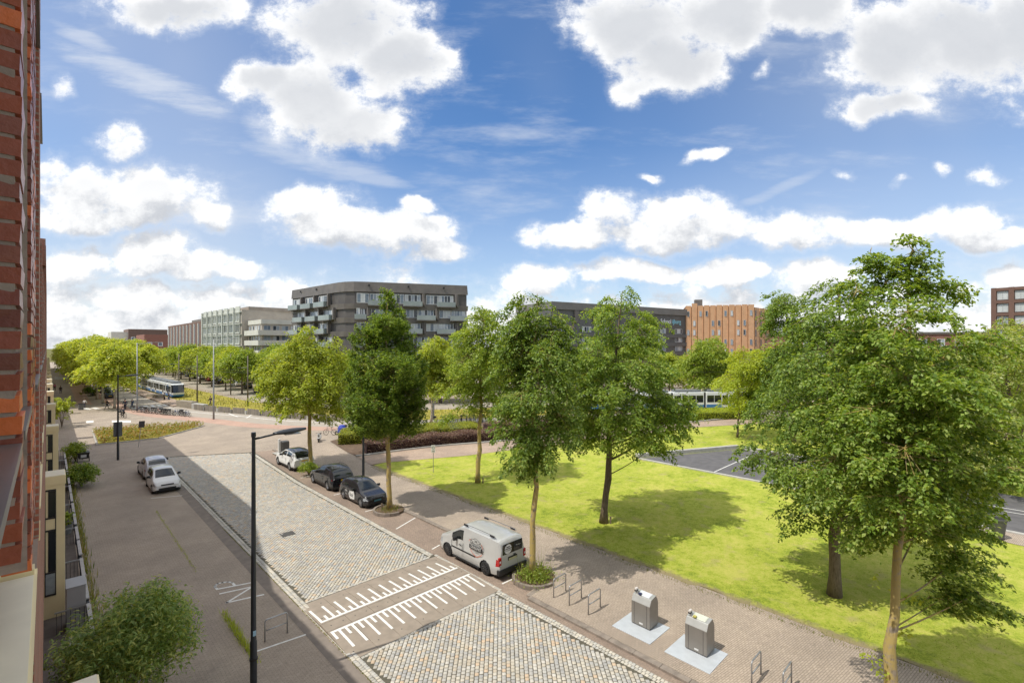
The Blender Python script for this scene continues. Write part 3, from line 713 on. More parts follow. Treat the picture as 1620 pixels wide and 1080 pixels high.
M_DK2 = plain('dark_zinc_back_panel', (.100,.090,.083), .5, .1, .2, .6)  # darker zinc tone for the wall behind the cladding bands
M_BAL = plain('balcony_glass', (.27,.31,.295), .12, 0, .18, .4)
# dark block with the rounded corner
db = thing('apartment_block', 'dark zinc apartment block with rounded corner and staggered glass balconies', 'building')
PL = [(44.8,126.5),(45.7,115.35),(46.6,104.2),(47.15,101.6),(48.4,99.75),(50.5,98.35),(60.0,93.6),(70.6,88.3),(80,108),(60,128)]
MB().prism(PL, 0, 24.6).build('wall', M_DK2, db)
def shell(z0, z1, out, mat, name, k0=0, k1=8, tilt=0.0):
    m = MB(); q = PL[k0:k1]; c = Vector((62,110)); n = len(q)
    dirs = [(Vector(p)-c).normalized() for p in q]
    for z, oo in ((z0, out), (z1, out+tilt)): m.v += [(p[0]+d.x*oo, p[1]+d.y*oo, z) for p, d in zip(q, dirs)]
    m.v += [(p[0]-d.x*.2, p[1]-d.y*.2, z1) for p, d in zip(q, dirs)]; m.v += [(p[0]-d.x*.2, p[1]-d.y*.2, z0) for p, d in zip(q, dirs)]
    for b_ in range(3):
        for i in range(n-1): m.f.append((b_*n+i, b_*n+i+1, (b_+1)*n+i+1, (b_+1)*n+i))
    for i in range(n-1): m.f.append((i+1, i, 3*n+i, 3*n+i+1))
    m.f += [(0, n, 2*n, 3*n), (n-1, 4*n-1, 3*n-1, 2*n-1)]
    m.m = [0]*len(m.f); return m.build(name, mat, db)
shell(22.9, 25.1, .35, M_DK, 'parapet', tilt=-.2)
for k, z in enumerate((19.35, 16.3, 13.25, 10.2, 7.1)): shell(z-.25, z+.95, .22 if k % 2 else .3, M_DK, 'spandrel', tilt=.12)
fr_ = Fac((48.6,99.3),(70.6,88.3)); fl_ = Fac((44.8,126.5),(46.6,104.2))
ROWS = [(20.5,22.5),(17.4,19.2),(14.35,16.1),(11.3,13.0),(8.2,9.9),(5,6.8)]
for r, (z0, z1) in enumerate(ROWS):
    a = (-4.4 if r % 2 else .15)
    while a < fr_.L - 1.0:
        if a + 2.5 < fr_.L and a > -1: fr_.window(db, max(a,.1), a+2.5, z0, z1, 3, o=.12)
        b0, b1 = max(a+2.75, .1), min(a+6.15, fr_.L-.35)
        if b1 - b0 > 1:
            fr_.window(db, b0, b1, z0-.3, z1, 5, o=.08)
            bl = MB(); fr_.box(bl, b0-.45, b1+.35, .3, 1.3, z0-.76, z0-.55); bo = bl.build('balcony', M_DK, db)
            gb = MB(); fr_.box(gb, b0-.45, b1+.35, 1.26, 1.3, z0-.55, z0+.5); fr_.box(gb, b0-.45, b0-.41, .3, 1.26, z0-.55, z0+.5); fr_.box(gb, b1+.31, b1+.35, .3, 1.26, z0-.55, z0+.5); gb.build('balustrade', M_BAL, bo)
        c0 = a + 6.6
        if c0 + .9 < fr_.L and c0 > 0:
            wd = MB(); wd.add([fr_.p(c0,.2,z0-.6), fr_.p(c0+.9,.2,z0-.6), fr_.p(c0+.45,.75,z0-.6), fr_.p(c0-.15,.2,z1+.4), fr_.p(c0+.7,.2,z1+.4), fr_.p(c0+.2,.45,z1+.35)], [(0,1,2),(3,5,4),(0,2,5,3),(1,4,5,2),(0,3,4,1)])
            wd.build('facet', M_DK, db)
        a += 7.55
    a = 1.0 + (2.4 if r % 2 else 0)
    while a < fl_.L - 3.6:
        fl_.window(db, a, a+4.2, z0-.3, z1, 5, o=.2)
        bl = MB(); fl_.box(bl, a-.4, a+4.6, .3, 1.5, z0-.75, z0-.55); bo = bl.build('balcony', M_DK, db)
        gb = MB(); fl_.box(gb, a-.4, a+4.6, 1.46, 1.5, z0-.55, z0+.55); fl_.box(gb, a+4.56, a+4.6, .3, 1.46, z0-.55, z0+.55); gb.build('balustrade', M_BAL, bo)
        wd = MB(); fl_.box(wd, a+5.0, a+5.5, .2, .9, z0-.5, z1+.3); wd.build('facet', M_DK, db)
        a += 6.6
for s_ in (3, 9, 15.5): pass
rv = MB()
for fac, ss in ((fr_, (2.5,11,19)), (fl_, (5,13))):
    for s_ in ss: fac.box(rv, s_, s_+.35, .3, .5, 24.1, 24.5)
rv.build('roof_lamp', BLACK, db)
# dark school block with the blue-white name
sc = thing('school_building', 'long dark grey school block with light blue lettering under the roof', 'building')
A_, B_ = AT(872,480,133), AT(1087,491,163)
f2 = Fac((A_.x,A_.y),(B_.x,B_.y)); m = MB(); f2.box(m, 0, f2.L, -18, 0, 0, 22.4); m.build('wall', plain('school_cladding', (.12,.12,.115), .55, .1, .15, .5), sc)
m = MB(); f2.box(m, -.2, f2.L+.05, -18.2, .5, 21.2, 23.3); m.build('parapet', plain('school_parapet', (.19,.18,.165), .6, 0, .12, .5), sc)
for z0 in (9.4, 12.3, 15.1):
    m = MB(); f2.box(m, 0, f2.L-.2, 0, .4, z0-1.4, z0-.2); m.build('spandrel', plain('school_spandrel', (.12,.12,.118), .6), sc)
    k = 3.0
    while k < f2.L - 5: f2.window(sc, k, k+3.4, z0, z0+1.5, 4, o=.02); k += 8.0
for k in (.3, 8, 15, 22): m = MB(); f2.box(m, k, k+1.6, .02, .35, 17.6, 21.2); m.build('facet', M_DK, sc)
def text(s, size, parent, name, mat, loc, rot, ext=.01, align='CENTER', sx=1.0):
    c = bpy.data.curves.new(name, 'FONT'); c.body = s; c.size = size; c.extrude = ext; c.align_x = align; c.align_y = 'CENTER'
    c.materials.append(mat); o = bpy.data.objects.new(name, c); COL.objects.link(o); o.parent = parent; o.location = loc; o.rotation_euler = rot; o.scale = (sx,1,1)
    bpy.context.view_layer.update(); me = bpy.data.meshes.new_from_object(o.evaluated_get(bpy.context.evaluated_depsgraph_get()))
    n = link(me, name, parent, loc); n.rotation_euler = rot; n.scale = (sx,1,1); bpy.data.objects.remove(o); n.name = name; return n
aT = f2.L - 4.2
ang2 = math.atan2(f2.u.y, f2.u.x)
M_SGN = plain('sign_letter_blue', (.35,.72,.85), .4, 0, .05); M_SGNW = plain('sign_letter_white', (.85,.9,.92), .4, 0, .05)
pz = f2.p(f2.L - 7.6, .12, 19.0); text('ijburg', 2.1, sc, 'lettering', M_SGN, pz, (math.pi/2, 0, ang2), .05, 'LEFT', .9)
pz = f2.p(f2.L - 8.1, .12, 19.0); text('School', 2.1, sc, 'lettering', M_SGNW, pz, (math.pi/2, 0, ang2), .05, 'RIGHT', .9)
# orange brick building with vertical folds
ob = thing('brick_office', 'orange brick building with narrow vertical folds and scattered small windows', 'building')
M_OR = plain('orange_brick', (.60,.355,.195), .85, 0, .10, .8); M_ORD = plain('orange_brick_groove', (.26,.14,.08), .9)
A_, B_ = AT(1084,486,163), AT(1193,483,157)
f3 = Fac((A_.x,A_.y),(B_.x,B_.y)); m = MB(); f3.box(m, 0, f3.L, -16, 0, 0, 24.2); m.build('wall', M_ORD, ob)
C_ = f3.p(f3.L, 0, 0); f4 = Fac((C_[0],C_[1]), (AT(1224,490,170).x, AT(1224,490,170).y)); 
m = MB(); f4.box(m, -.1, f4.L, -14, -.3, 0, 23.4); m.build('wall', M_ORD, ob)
nf = 11; fw_ = f3.L/nf
for k in range(nf):
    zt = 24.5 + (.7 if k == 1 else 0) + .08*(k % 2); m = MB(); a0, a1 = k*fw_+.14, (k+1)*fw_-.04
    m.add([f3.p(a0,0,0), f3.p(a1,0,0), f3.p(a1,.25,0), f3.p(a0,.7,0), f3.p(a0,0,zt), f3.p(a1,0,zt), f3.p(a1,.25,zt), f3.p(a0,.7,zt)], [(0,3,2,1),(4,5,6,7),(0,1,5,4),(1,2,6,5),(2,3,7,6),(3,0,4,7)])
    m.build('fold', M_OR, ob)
M_OWF = plain('aluminium_frame', (.45,.45,.44), .4, .3)
for r, z in enumerate((20.9,17.7,14.6,11.4,8.3,5.1)):
    for k in range(nf):
        if (k*3 + r*5) % 4 in ((0, 1) if r % 2 else (1, 2)) and k > 0 or (k == 0 and r % 2 == 0):
            f3.window(ob, k*fw_+.45, k*fw_+1.25 if fw_ > 1.7 else k*fw_+fw_-.25, z, z+1.7, 1, M_OWF, R.choice(FG), .12, o=.55)
for k in range(4):
    m = MB(); a0 = k*f4.L/4+.2; f4.box(m, a0, a0+f4.L/4-.7, -.3, .2, 0, 23.6); m.build('fold', M_OR, ob)
    for z in (20.5,17.3,14.1,10.9,7.7): f4.window(ob, a0+.4, a0+1.1, z, z+2.1, 1, BLACK, FG[1], .1, o=.21)
m = MB(); f3.box(m, 3.1, 5.6, -4, -1.5, 24.3, 26.7); m.build('roof_vent', M_DK, ob)
# brown brick grid block at the right edge
rb = thing('brick_block', 'brown brick block with big square windows above the trees at the right edge', 'building')
A_, B_ = AT(1572,455,114), AT(1760,440,100)
f5 = Fac((A_.x,A_.y),(B_.x,B_.y)); M_BB = plain('brown_brick', (.15,.085,.065), .85, 0, .15, 1); m = MB(); f5.box(m, 0, f5.L, -14, -.4, 0, 24.6); m.build('wall', M_BB, rb)
nb5 = 6; bw = f5.L/nb5
for k in range(nb5+1): m = MB(); f5.box(m, k*bw-.45, k*bw+.45, -.4, .1, 0, 24.7); m.build('pier', M_BB, rb)
for z in range(9): m = MB(); f5.box(m, -.45, f5.L+.4, -.4, .05, 24.7-2.95*z-.75, 24.65-2.95*z); m.build('band', M_BB, rb)
for z in range(7):
    for k in range(nb5): f5.window(rb, k*bw+.6, (k+1)*bw-.6, 24.7-2.95*(z+1)+.15, 24.65-2.95*z-.9, 2, M_OWF, FG[2] if z < 2 else R.choice(FG), .12, o=-.36)
lb = thing('low_rise_block', 'low red brick block hidden behind the tall park trees', 'building')
A_, B_ = AT(1232,500,122), AT(1572,500,112)
f6 = Fac((A_.x,A_.y),(B_.x,B_.y)); m = MB(); f6.box(m, 0, f6.L, -10, 0, 0, 13.8); m.build('wall', plain('red_brick_far', (.26,.125,.09), .85, 0, .15, 1), lb)
m = MB(); f6.box(m, -.2, f6.L+.2, -10.2, .25, 13.8, 14.3); m.build('parapet', M_DK, lb)
for z in (10.8, 7.6): 
    k = 2
    while k < f6.L-3: f6.window(lb, k, k+1.5, z, z+1.8, 2, WHITE); k += 3.6
# blocks along the avenue
pb = thing('pale_office', 'pale stone block with tall white window frames in seven bays', 'building')
M_PS = plain('pale_stone', (.40,.355,.30), .85, 0, .12, .6); M_PW = plain('pale_frame', (.58,.59,.53), .6, 0, .06, 1)
f7 = Fac((41.6,207),(43.5,166)); m = MB(); f7.box(m, 0, f7.L, -16, 0, 0, 22.3); m.build('wall', M_PS, pb)
bw = f7.L/7
for k in range(7):
    for r, z in enumerate((18.4,14.9,11.4,7.9,4.4)): f7.window(pb, k*bw+.9, (k+1)*bw-1.3, z+.2, z+3.0, 2, M_PW, R.choice(FG), .35, o=.06, proud=.35)
    m = MB(); f7.box(m, k*bw-.2, k*bw+.5, 0, .8, 2, 23.0); m.build('pilaster', M_PW, pb)
    m = MB(); f7.box(m, k*bw+.7, (k+1)*bw-1.1, .02, .3, 21.7, 23.4); m.build('roof_box', M_PW, pb)
for z in (21.6,18.0,14.5,11.0,7.5): m = MB(); f7.box(m, 0, f7.L, .0, .5, z-.12, z+.12); m.build('ledge', M_PW, pb)
m = MB().bx(45.5,64,166.2,190,22.3,23.4).bx(56,75,170,190,0,22.4); m.build('roof_house', plain('grey_brown_brick', (.30,.255,.215), .85, 0, .15, .6), pb)
wb = thing('balcony_flats', 'low cream flats with long white balconies stacked in tiers', 'building')
M_WBL = plain('white_balcony', (.62,.60,.53), .7, 0, .08, .6); M_WBR = plain('balcony_back_wall', (.42,.37,.31), .8, 0, .15, .6)
MB().bx(45.3,66,152.8,165.5,0,17.6).build('wall', M_WBR, wb); MB().bx(45.1,66.2,152.5,165.6,17.5,18.8).build('parapet', M_WBL, wb)
f8 = Fac((45.3,165.5),(45.3,152.8)); f9 = Fac((45.3,152.8),(66,152.8))
for z in (14.7,11.7,8.7,5.7,2.7):
    m = MB().bx(44.0,66.6,151.5,152.7,z-.55,z+.95).bx(44.0,45.2,152.7,165.4,z-.55,z+.95); m.build('balcony', M_WBL, wb)
    for k in range(8): f9.window(wb, .6+2.55*k, 2.4+2.55*k, z+.6, z+2.3, 2, M_OWF, None, .1)
    for k in range(4): f8.window(wb, .6+3.0*k, 2.6+3.0*k, z+.6, z+2.3, 2, M_OWF, None, .1)
bb = thing('brick_offices', 'dark brown brick block with white vertical strips along the avenue', 'building')
M_BRD = plain('dark_brown_brick', (.19,.115,.09), .85, 0, .15, .5)
f10 = Fac((44.5,300),(44.5,210)); m = MB(); f10.box(m, 0, f10.L, -18, 0, 0, 21); m.build('wall', M_BRD, bb)
for k in range(12):
    a0 = 1.5 + k*7.4; m = MB(); f10.box(m, a0, a0+.9, .02, .18, 2, 20.3); m.build('white_strip', M_WBL, bb)
    m = MB(); f10.box(m, a0+.9, a0+2.4, .02, .08, 3, 20.0); m.build('window_strip', FG[1], bb)
m = MB(); f10.box(m, 40, 60, -12, -3, 21, 22.6); m.build('roof_house', DCONC, bb)
for nm, lab, cat, (x0,x1,y0,y1,z), mt in (('brick_block','far red brick block with white window dots','building',(40,60,345,380,17.6),(.26,.12,.09)),('brick_block','farthest block, half white half brown brick, over the avenue trees','building',(40,62,420,450,22.6),(.17,.11,.09))):
    t_ = thing(nm, lab, cat); MB().bx(x0,x1,y0,y1,0,z).build('wall', plain(lab[:12], mt, .85), t_); ff = Fac((x0,y0),(x1,y0)); fz = Fac((x0,y1),(x0,y0))
    for zz in range(3, int(z)-3, 4):
        for k in range(4): ff.window(t_, 1.5+5*k, 3.5+5*k, zz, zz+2, 1, WHITE, FG[0], .3)
        for k in range(4): fz.window(t_, 1.5+7*k, 4+7*k, zz, zz+2, 1, WHITE, FG[0], .3)
    if z > 22: MB().bx(x0-9,x0,y0+2,y1-3,0,z-2).build('white_wing', M_WBL, t_)
# ------------------------------------------------------------------ trees, hedges, plants
def unit(v): return v / np.maximum(np.linalg.norm(v, axis=1, keepdims=True), 1e-9)
def leaf_arrays(C, size, wid=.5, droop=.25, lift=.16, sj=.3, flat=.8, A=None):
    n = len(C)
    if A is None: a = NR.normal(0, 1, (n,3)); a[:,2] = a[:,2]*.45 - droop
    else: a = A
    a = unit(a)
    up = np.tile(np.array([[0,0,1.0]]), (n,1)) + NR.normal(0, flat*.6, (n,3)); b = unit(np.cross(a, up)); nn = np.cross(b, a)
    L = (size*(1 + NR.uniform(-sj, sj, n)))[:,None]; w = L*wid*.5
    V = np.stack([C, C + a*L*.45 + b*w + nn*L*lift, C + a*L - nn*L*lift*.4, C + a*L*.45 - b*w + nn*L*lift], 1)
    return V.reshape(-1,3), np.arange(4*n).reshape(n,4)
def twig_arrays(A, B, r):
    n = len(A); t = unit(B-A); ref = np.where(np.abs(t[:,2:3]) < .9, np.array([[0,0,1.0]]), np.array([[1.0,0,0]]))
    a = unit(np.cross(t, ref)); b = np.cross(t, a); V = []
    for P_, rr in ((A, r), (B, r*.45)):
        for k in range(3):
            w = 2*math.pi*k/3; V.append(P_ + (a*math.cos(w) + b*math.sin(w))*rr)
    V = np.stack(V, 1).reshape(-1,3)
    f = np.array([(0,1,4,3),(1,2,5,4),(2,0,3,5)]); return V, (np.arange(n)[:,None,None]*6 + f[None]).reshape(-1,4)
def bez(p0, p1, p2, n=7):
    return [((1-t)**2)*p0 + 2*t*(1-t)*p1 + t*t*p2 for t in [k/(n-1) for k in range(n)]]
def tree_parts(parent, base, lobes, top, r0, lm, bm, nclus, nleaf, lsize, seed, sig=(.30,.17), wiggle=.12, first=.33, lwid=.66, droop=.65, inner=.28, twigs=True, upw=-.05, slen=8.0, slat=1.5, arch=.45, nspur=2):
    nleaf *= 2.15; nclus = int(nclus*.55); lsize *= 1.12; sig = (sig[0]*1.02, sig[1]*.62)
    rj = random.Random(seed + 100); L2 = []
    for c, rad in lobes:
        f = rj.uniform(.78, 1.08); L2.append((c, tuple(r*f for r in rad), None))
        for _ in range(nspur):
            w_, q_ = rj.uniform(0, 6.28), rj.uniform(-.5, 1.0); h_ = math.sqrt(max(0, 1-q_*q_)); s_ = rj.uniform(.22,.40)
            L2.append((c + Vector((rad[0]*h_*math.cos(w_), rad[1]*h_*math.sin(w_), rad[2]*q_))*.98, tuple(max(.22, r*s_) for r in rad), c))
    lobes = L2
    """lobes: list of (centre Vector, (rx, ry, rz)); everything in the parent's local frame"""
    rs = np.random.default_rng(seed); rr = random.Random(seed)
    m = MB(); n = 17; tp = []
    for k in range(n):
        t = k/(n-1); p = base.lerp(top, t); tp.append(p + Vector((rr.uniform(-1,1), rr.uniform(-1,1), 0))*wiggle*min(t*3,1)*(1 if k < n-1 else 0))
    m.tube(tp, [r0*(1.3 if k == 0 else rr.uniform(.90,1.12))*(1-.92*(k/(n-1))**1.1) for k in range(n)], 10)
    H = top.z - base.z; limb_pts = []
    def at(z):
        t = max(0, min(1, (z-base.z)/H))*(n-1); i = min(int(t), n-2); return tp[i].lerp(tp[i+1], t-i), r0*(1-.92*(t/(n-1))**1.1)
    TA, TB = [], []; CC = []
    area = [l[1][0]*l[1][2] + .02 for l in lobes]; tot = sum(area)
    for (c, rad, par), ar in zip(lobes, area):
        z0 = max(base.z + H*first*rr.uniform(.75,1.25), min(c.z - rad[2]*.8, top.z - .5)); q, qr = at(z0)
        horiz = ((c.x-q.x)**2 + (c.y-q.y)**2)**.5
        if horiz > .35: z0 = max(base.z + H*.16, min(z0, c.z - horiz*rr.uniform(.25,.6))); q, qr = at(z0)
        if par is not None: q, qr = par, .03; horiz = (c-q).length*.5
        if par is None and c.z < base.z + H*(first + .10): lr_k = .55
        else: lr_k = 1.0
        mid = q.lerp(c, .5) + Vector((rr.uniform(-.2,.2), rr.uniform(-.2,.2), -abs(horiz)*.10 + .1))
        lp = bez(q, mid, c + Vector((0,0,rad[2]*.35))); lr = lr_k*max(.016, min(qr*.5, .022 + .011*horiz + .008*rad[2]))
        m.tube(lp, [lr*(1-.8*k/6) for k in range(7)], 6, cap=False)
        lpa = np.array([tuple(p) for p in lp])
        k = max(3, int(nclus*ar/tot)); dv = unit(rs.normal(0, 1, (k,3))); rad_ = inner + (1.0-inner)*rs.random(k)**.6
        pos = np.array(tuple(c)) + dv*rad_[:,None]*np.array(rad)
        CC.append(pos)
        dd = ((pos[:,None,:] - lpa[None])**2).sum(2)
        dd[:,0] += 50; i = dd.argmin(1); TA.append(lpa[i]); TB.append(pos)
    CC = np.concatenate(CC); k = len(CC)
    # each twig end carries an arching spray: leaves to both sides, tips hanging
    per = rs.integers(int(nleaf*.5), int(nleaf*1.5)+1, k); idx_ = np.repeat(np.arange(k), per); n = len(idx_)
    ctr = np.array([base.x + (top.x-base.x)*.6, base.y + (top.y-base.y)*.6]); out = CC.copy(); out[:,:2] -= ctr; out[:,2] = 0
    out = unit(out + rs.normal(0, .35*np.linalg.norm(out, axis=1).mean() + .05, out.shape)*np.array([1,1,.2])); out[:,2] = upw + rs.normal(0, .15, k); out = unit(out)
    side = unit(np.cross(out, np.array([[0,0,1.0]]) + rs.normal(0, .15, (k,3))))
    s_ = rs.random(n) - .5; ln = lsize*slen*(.7 + .6*rs.random(k))[idx_]; sg = np.where(rs.random(n) < .5, -1.0, 1.0)
    lat = np.abs(rs.normal(0, 1, n))*lsize*slat*(1.05 - .75*(s_+.5))
    pos = CC[idx_] + out[idx_]*(s_*ln)[:,None] + side[idx_]*(lat*sg)[:,None]
    pos[:,2] += -(s_+.5)**2*ln*arch - lat*.25 + rs.normal(0, lsize*.42, n)
    ax = out[idx_]*.55 + side[idx_]*(sg*.75)[:,None] + rs.normal(0, .38, (n,3)); ax[:,2] -= droop*(.6 + s_)
    V, F = leaf_arrays(pos, lsize, lwid, droop, A=ax, flat=.55)
    cr = link(npmesh('crown', V, F, lm), 'crown', parent)
    me = m.mesh('trunk', bm); me.polygons.foreach_set('use_smooth', [True]*len(me.polygons))
    tr = link(me, 'trunk', parent)
    if twigs:
        A, B = np.concatenate(TA), np.concatenate(TB); V, F = twig_arrays(A, B, .010 if lsize < .2 else .02)
        link(npmesh('twigs', V, F, bm), 'twigs', parent)['kind'] = 'stuff'
    return tr, cr
LM = {
 'elm': leafmat('elm_leaves', (.105,.185,.024), (.235,.350,.056), .46, (.44,.52,.16)),
 'elmd': leafmat('deep_green_leaves', (.085,.152,.022), (.195,.295,.050), .44, (.36,.45,.13)),
 'horn': leafmat('hornbeam_leaves', (.075,.140,.022), (.180,.275,.046), .44, (.33,.43,.11)),
 'lime': leafmat('yellow_green_leaves', (.200,.275,.028), (.370,.445,.058), .50, (.50,.55,.13)),
 'plane': leafmat('plane_leaves', (.270,.365,.036), (.430,.500,.070), .52, (.56,.58,.16)),
 'mid': leafmat('mid_green_leaves', (.145,.230,.028), (.290,.390,.058), .48, (.44,.51,.13)),
 'gold': leafmat('golden_leaves', (.29,.38,.036), (.44,.51,.070), .50),
 'blossom': leafmat('linden_leaves', (.160,.240,.040), (.300,.385,.080), .48, (.58,.58,.32)),
 'bush': leafmat('narrow_grey_leaves', (.135,.235,.058), (.300,.415,.125), .44, (.50,.52,.15)),
 'purple': leafmat('purple_hedge_leaves', (.105,.056,.046), (.235,.140,.110), .25, (.38,.31,.19), (1.3,.9,.6)),
 'hedge': leafmat('green_hedge_leaves', (.20,.25,.025), (.36,.39,.05), .38, (0.364,0.364,0.065)),
 'weed': leafmat('weed_leaves', (0.130,0.182,0.039), (0.260,0.273,0.065), .35, (0.416,0.325,0.117)),
 'redweed': leafmat('rusty_weeds', (0.182,0.221,0.039), (0.312,0.286,0.065), .35, (0.429,0.195,0.078)),
}
B_LICH = bark('lichen_bark', (.30,.24,.165), (.46,.34,.10), .55, 6)
B_PALE = bark('pale_bark', (.46,.39,.29), (.34,.27,.13), .35, 5)
B_DARK = bark('dark_bark', (.17,.125,.09), None)
B_PLANE = bark('plane_bark', (.40,.35,.26), None, scale=3)
def px_tree(name, label, base, z0, d, lobes, toppx, r0, lm, bm, ncl, nlf, ls, seed, group=None, **k):
    """crown lobes read off the survey photograph, each given its own distance and thickness"""
    t = thing(name, label, 'tree', (base[0], base[1], z0), 0, group); o = Vector((base[0], base[1], z0)); L = []
    rr = random.Random(seed)
    for i, e in enumerate(lobes):
        cx, cy, rx, ry = e[:4]; a = max(.28, rx*d/FPX - ls*1.7); dd = e[4] if len(e) > 4 else rr.uniform(-.9,.9)*a
        L.append((AT(cx, cy, d+dd) - o, (a, a*1.05, ry*d/FPX)))
        if rx*d/FPX > 1.5 and len(e) < 5:
            for sgn in (-1, 1): L.append((AT(cx + rr.uniform(-.4,.4)*rx, cy + rr.uniform(-.2,.3)*ry, d + sgn*a*.9) - o, (a*.7, a*.7, ry*d/FPX*.75)))
    tree_parts(t, Vector((0,0,0)), L, AT(*toppx, d) - o, r0, lm, bm, ncl, nlf, ls, seed, **k)
    return t
T_NEAR = px_tree('street_tree', 'tall nearest pavement tree with pale knobbly trunk and tip above the skyline', (16.6,2.35), .1, 13.3,
  [(1447,398,20,26),(1388,412,20,20),(1455,440,30,34),(1398,452,34,36),(1492,462,30,32),(1350,470,24,28),(1440,510,78,56),(1370,560,60,55),(1515,560,50,55),(1430,620,100,65),(1345,650,70,60),(1515,660,70,60),
   (1400,720,105,65),(1500,750,80,60),(1320,745,60,55),(1440,805,100,52),(1360,830,55,40),(1525,800,40,50),(1520,890,52,40),(1500,950,36,32),(1548,945,30,32)],
  (1447,375), .155, LM['elm'], B_LICH, 1800, 36, .095, 3, sig=(.24,.15), first=.42, wiggle=.10, upw=.22)
px_tree('park_tree', 'broad lawn tree with dark straight trunk beside the nearest pavement tree', (24.73,5.3), .12, 21,
  [(1325,475,42,38),(1290,520,55,45),(1360,530,60,55),(1290,590,75,60),(1380,620,85,70),(1250,650,65,55),(1330,690,95,65),(1235,725,55,48),(1420,730,85,70),
   (1300,770,80,55),(1390,810,70,50),(1270,820,38,34),(1460,800,60,50)],
  (1325,450), .24, LM['elmd'], B_DARK, 1500, 34, .125, 4, sig=(.36,.20), first=.22)
px_tree('street_tree', 'slim pavement tree with yellow lichen trunk just behind the silver van', (16.55,15.72), .1, 22.85,
  [(845,500,40,36),(812,520,40,40),(885,515,30,42),(850,560,62,48),(805,595,40,42),(895,585,38,45),(845,630,62,48),(800,665,38,42),(890,660,40,42),(850,700,52,38),(825,735,28,20),(815,540,35,40)],
  (850,464), .15, LM['elmd'], B_LICH, 1150, 34, .115, 5, sig=(.30,.18), first=.36)
px_tree('street_tree', 'dark flame shaped hornbeam dividing low into steep limbs beside the black hatchback', (16.35,28.6), .1, 32,
  [(612,475,17,20),(614,520,38,34),(580,545,32,36),(642,545,30,36),(610,590,62,50),(565,600,26,42),(655,600,26,42),(608,640,56,45),(580,665,38,26),(648,665,30,28),(610,672,40,26),(560,640,20,28),(660,640,20,30)],
  (612,456), .17, LM['horn'], B_LICH, 4200, 19, .125, 6, sig=(.26,.20), first=.22, inner=.35, upw=1.0, arch=.1, droop=.3, slen=4.2, slat=1.3, nspur=1)
px_tree('street_tree', 'yellow green pavement tree with ivy clad trunk behind the white crossover', (16.6,42.6), .1, 42.2,
  [(490,540,36,28),(455,575,42,34),(520,575,34,36),(485,600,60,38),(440,610,28,28),(530,618,24,28),(480,635,52,22),(450,640,26,18),(515,645,26,20)],
  (490,514), .2, LM['lime'], B_LICH, 1000, 30, .17, 7, sig=(.42,.24), first=.36)
px_tree('park_tree', 'lawn tree with wide tiered crown and lone trunk in the middle of the grass', (24.67,17.38), .12, 29.65,
  [(985,480,34,24),(965,505,40,30),(1022,525,44,34),(960,555,62,42),(1015,585,62,42),(920,590,44,42),(960,630,78,48),(1040,630,48,38),(905,650,40,34),(1060,665,42,34),(990,680,70,34),(930,690,40,28),(1050,700,30,24),(1090,655,20,22),(880,620,22,26)],
  (985,460), .23, LM['elm'], B_DARK, 1550, 34, .125, 8, sig=(.38,.20), first=.26)
px_tree('park_tree', 'loose pale lawn tree with slim trunk near the white information sign', (24.7,29.46), .12, 38.35,
  [(765,510,30,26),(735,535,32,28),(785,545,30,34),(750,575,46,34),(720,600,26,26),(790,600,28,36),(755,615,34,28),(735,640,26,18),(775,645,24,24),(712,655,14,14)],
  (765,490), .19, LM['mid'], B_LICH, 620, 30, .15, 9, sig=(.40,.22), first=.3)
px_tree('park_tree', 'tall slim park tree with dark high crown left of the two near trees', (61,17), .12, 55,
  [(1240,478,32,20),(1225,510,22,24),(1258,515,24,24),(1245,560,28,26),(1215,590,26,26),(1235,620,30,24),(1205,630,26,24)],
  (1240,462), .22, LM['elmd'], B_DARK, 700, 30, .2, 10, sig=(.55,.3), first=.45)
px_tree('park_tree', 'young golden green tree on a thin stem beyond the lawn', (59.1,22.5), .12, 57.3,
  [(1180,570,34,22),(1155,600,28,24),(1200,605,28,24),(1175,632,30,18)], (1178,550), .11, LM['gold'], B_DARK, 330, 26, .2, 12, sig=(.5,.25))
px_tree('linden', 'big flowering linden with cream blossom behind the right-hand trees', (53.7,-.6), .12, 37.5,
  [(1585,535,60,38),(1545,590,60,50),(1625,590,60,60),(1530,660,60,50),(1600,670,70,60),(1560,720,60,40),(1500,700,45,45),(1650,700,50,50),(1510,620,45,45)],
  (1585,500), .28, LM['blossom'], B_DARK, 1300, 30, .16, 13, sig=(.5,.28), first=.25)
px_tree('square_tree', 'round leafy tree on a dark stem beside the far tram', (86,38.5), 0, 90,
  [(1115,550,34,20),(1090,575,26,20),(1140,575,28,22),(1115,598,36,18)], (1115,532), .2, LM['mid'], B_DARK, 420, 26, .32, 14, sig=(.75,.4))
px_tree('square_tree', 'slim yellow green tree by the grey lamp post across the cycle path', (39.7,57.8), 0, 69,
  [(688,548,24,18),(672,575,20,20),(705,580,22,22),(688,605,28,18)], (688,528), .17, LM['lime'], B_PALE, 420, 26, .26, 15, sig=(.6,.32))
def shoots(tree, pts, lm, d, ls):
    C = []
    for (px_, py_, rx, ry, n) in pts:
        q = AT(px_, py_, d) - Vector(tree.location); C.append(np.array(tuple(q)) + NR.normal(0, 1, (n,3))*np.array([rx*d/FPX, rx*d/FPX, ry*d/FPX])*.5)
    V, F = leaf_arrays(np.concatenate(C), ls, .66, .5); link(npmesh('shoots', V, F, lm), 'shoots', tree)['kind'] = 'stuff'
shoots(T_NEAR, [(1386,915,9,16,14),(1440,946,20,8,22),(1430,1002,16,16,34),(1380,1040,12,18,26),(1392,1062,12,14,20),(1376,955,5,9,6)], LM['gold'], 13.25, .11)
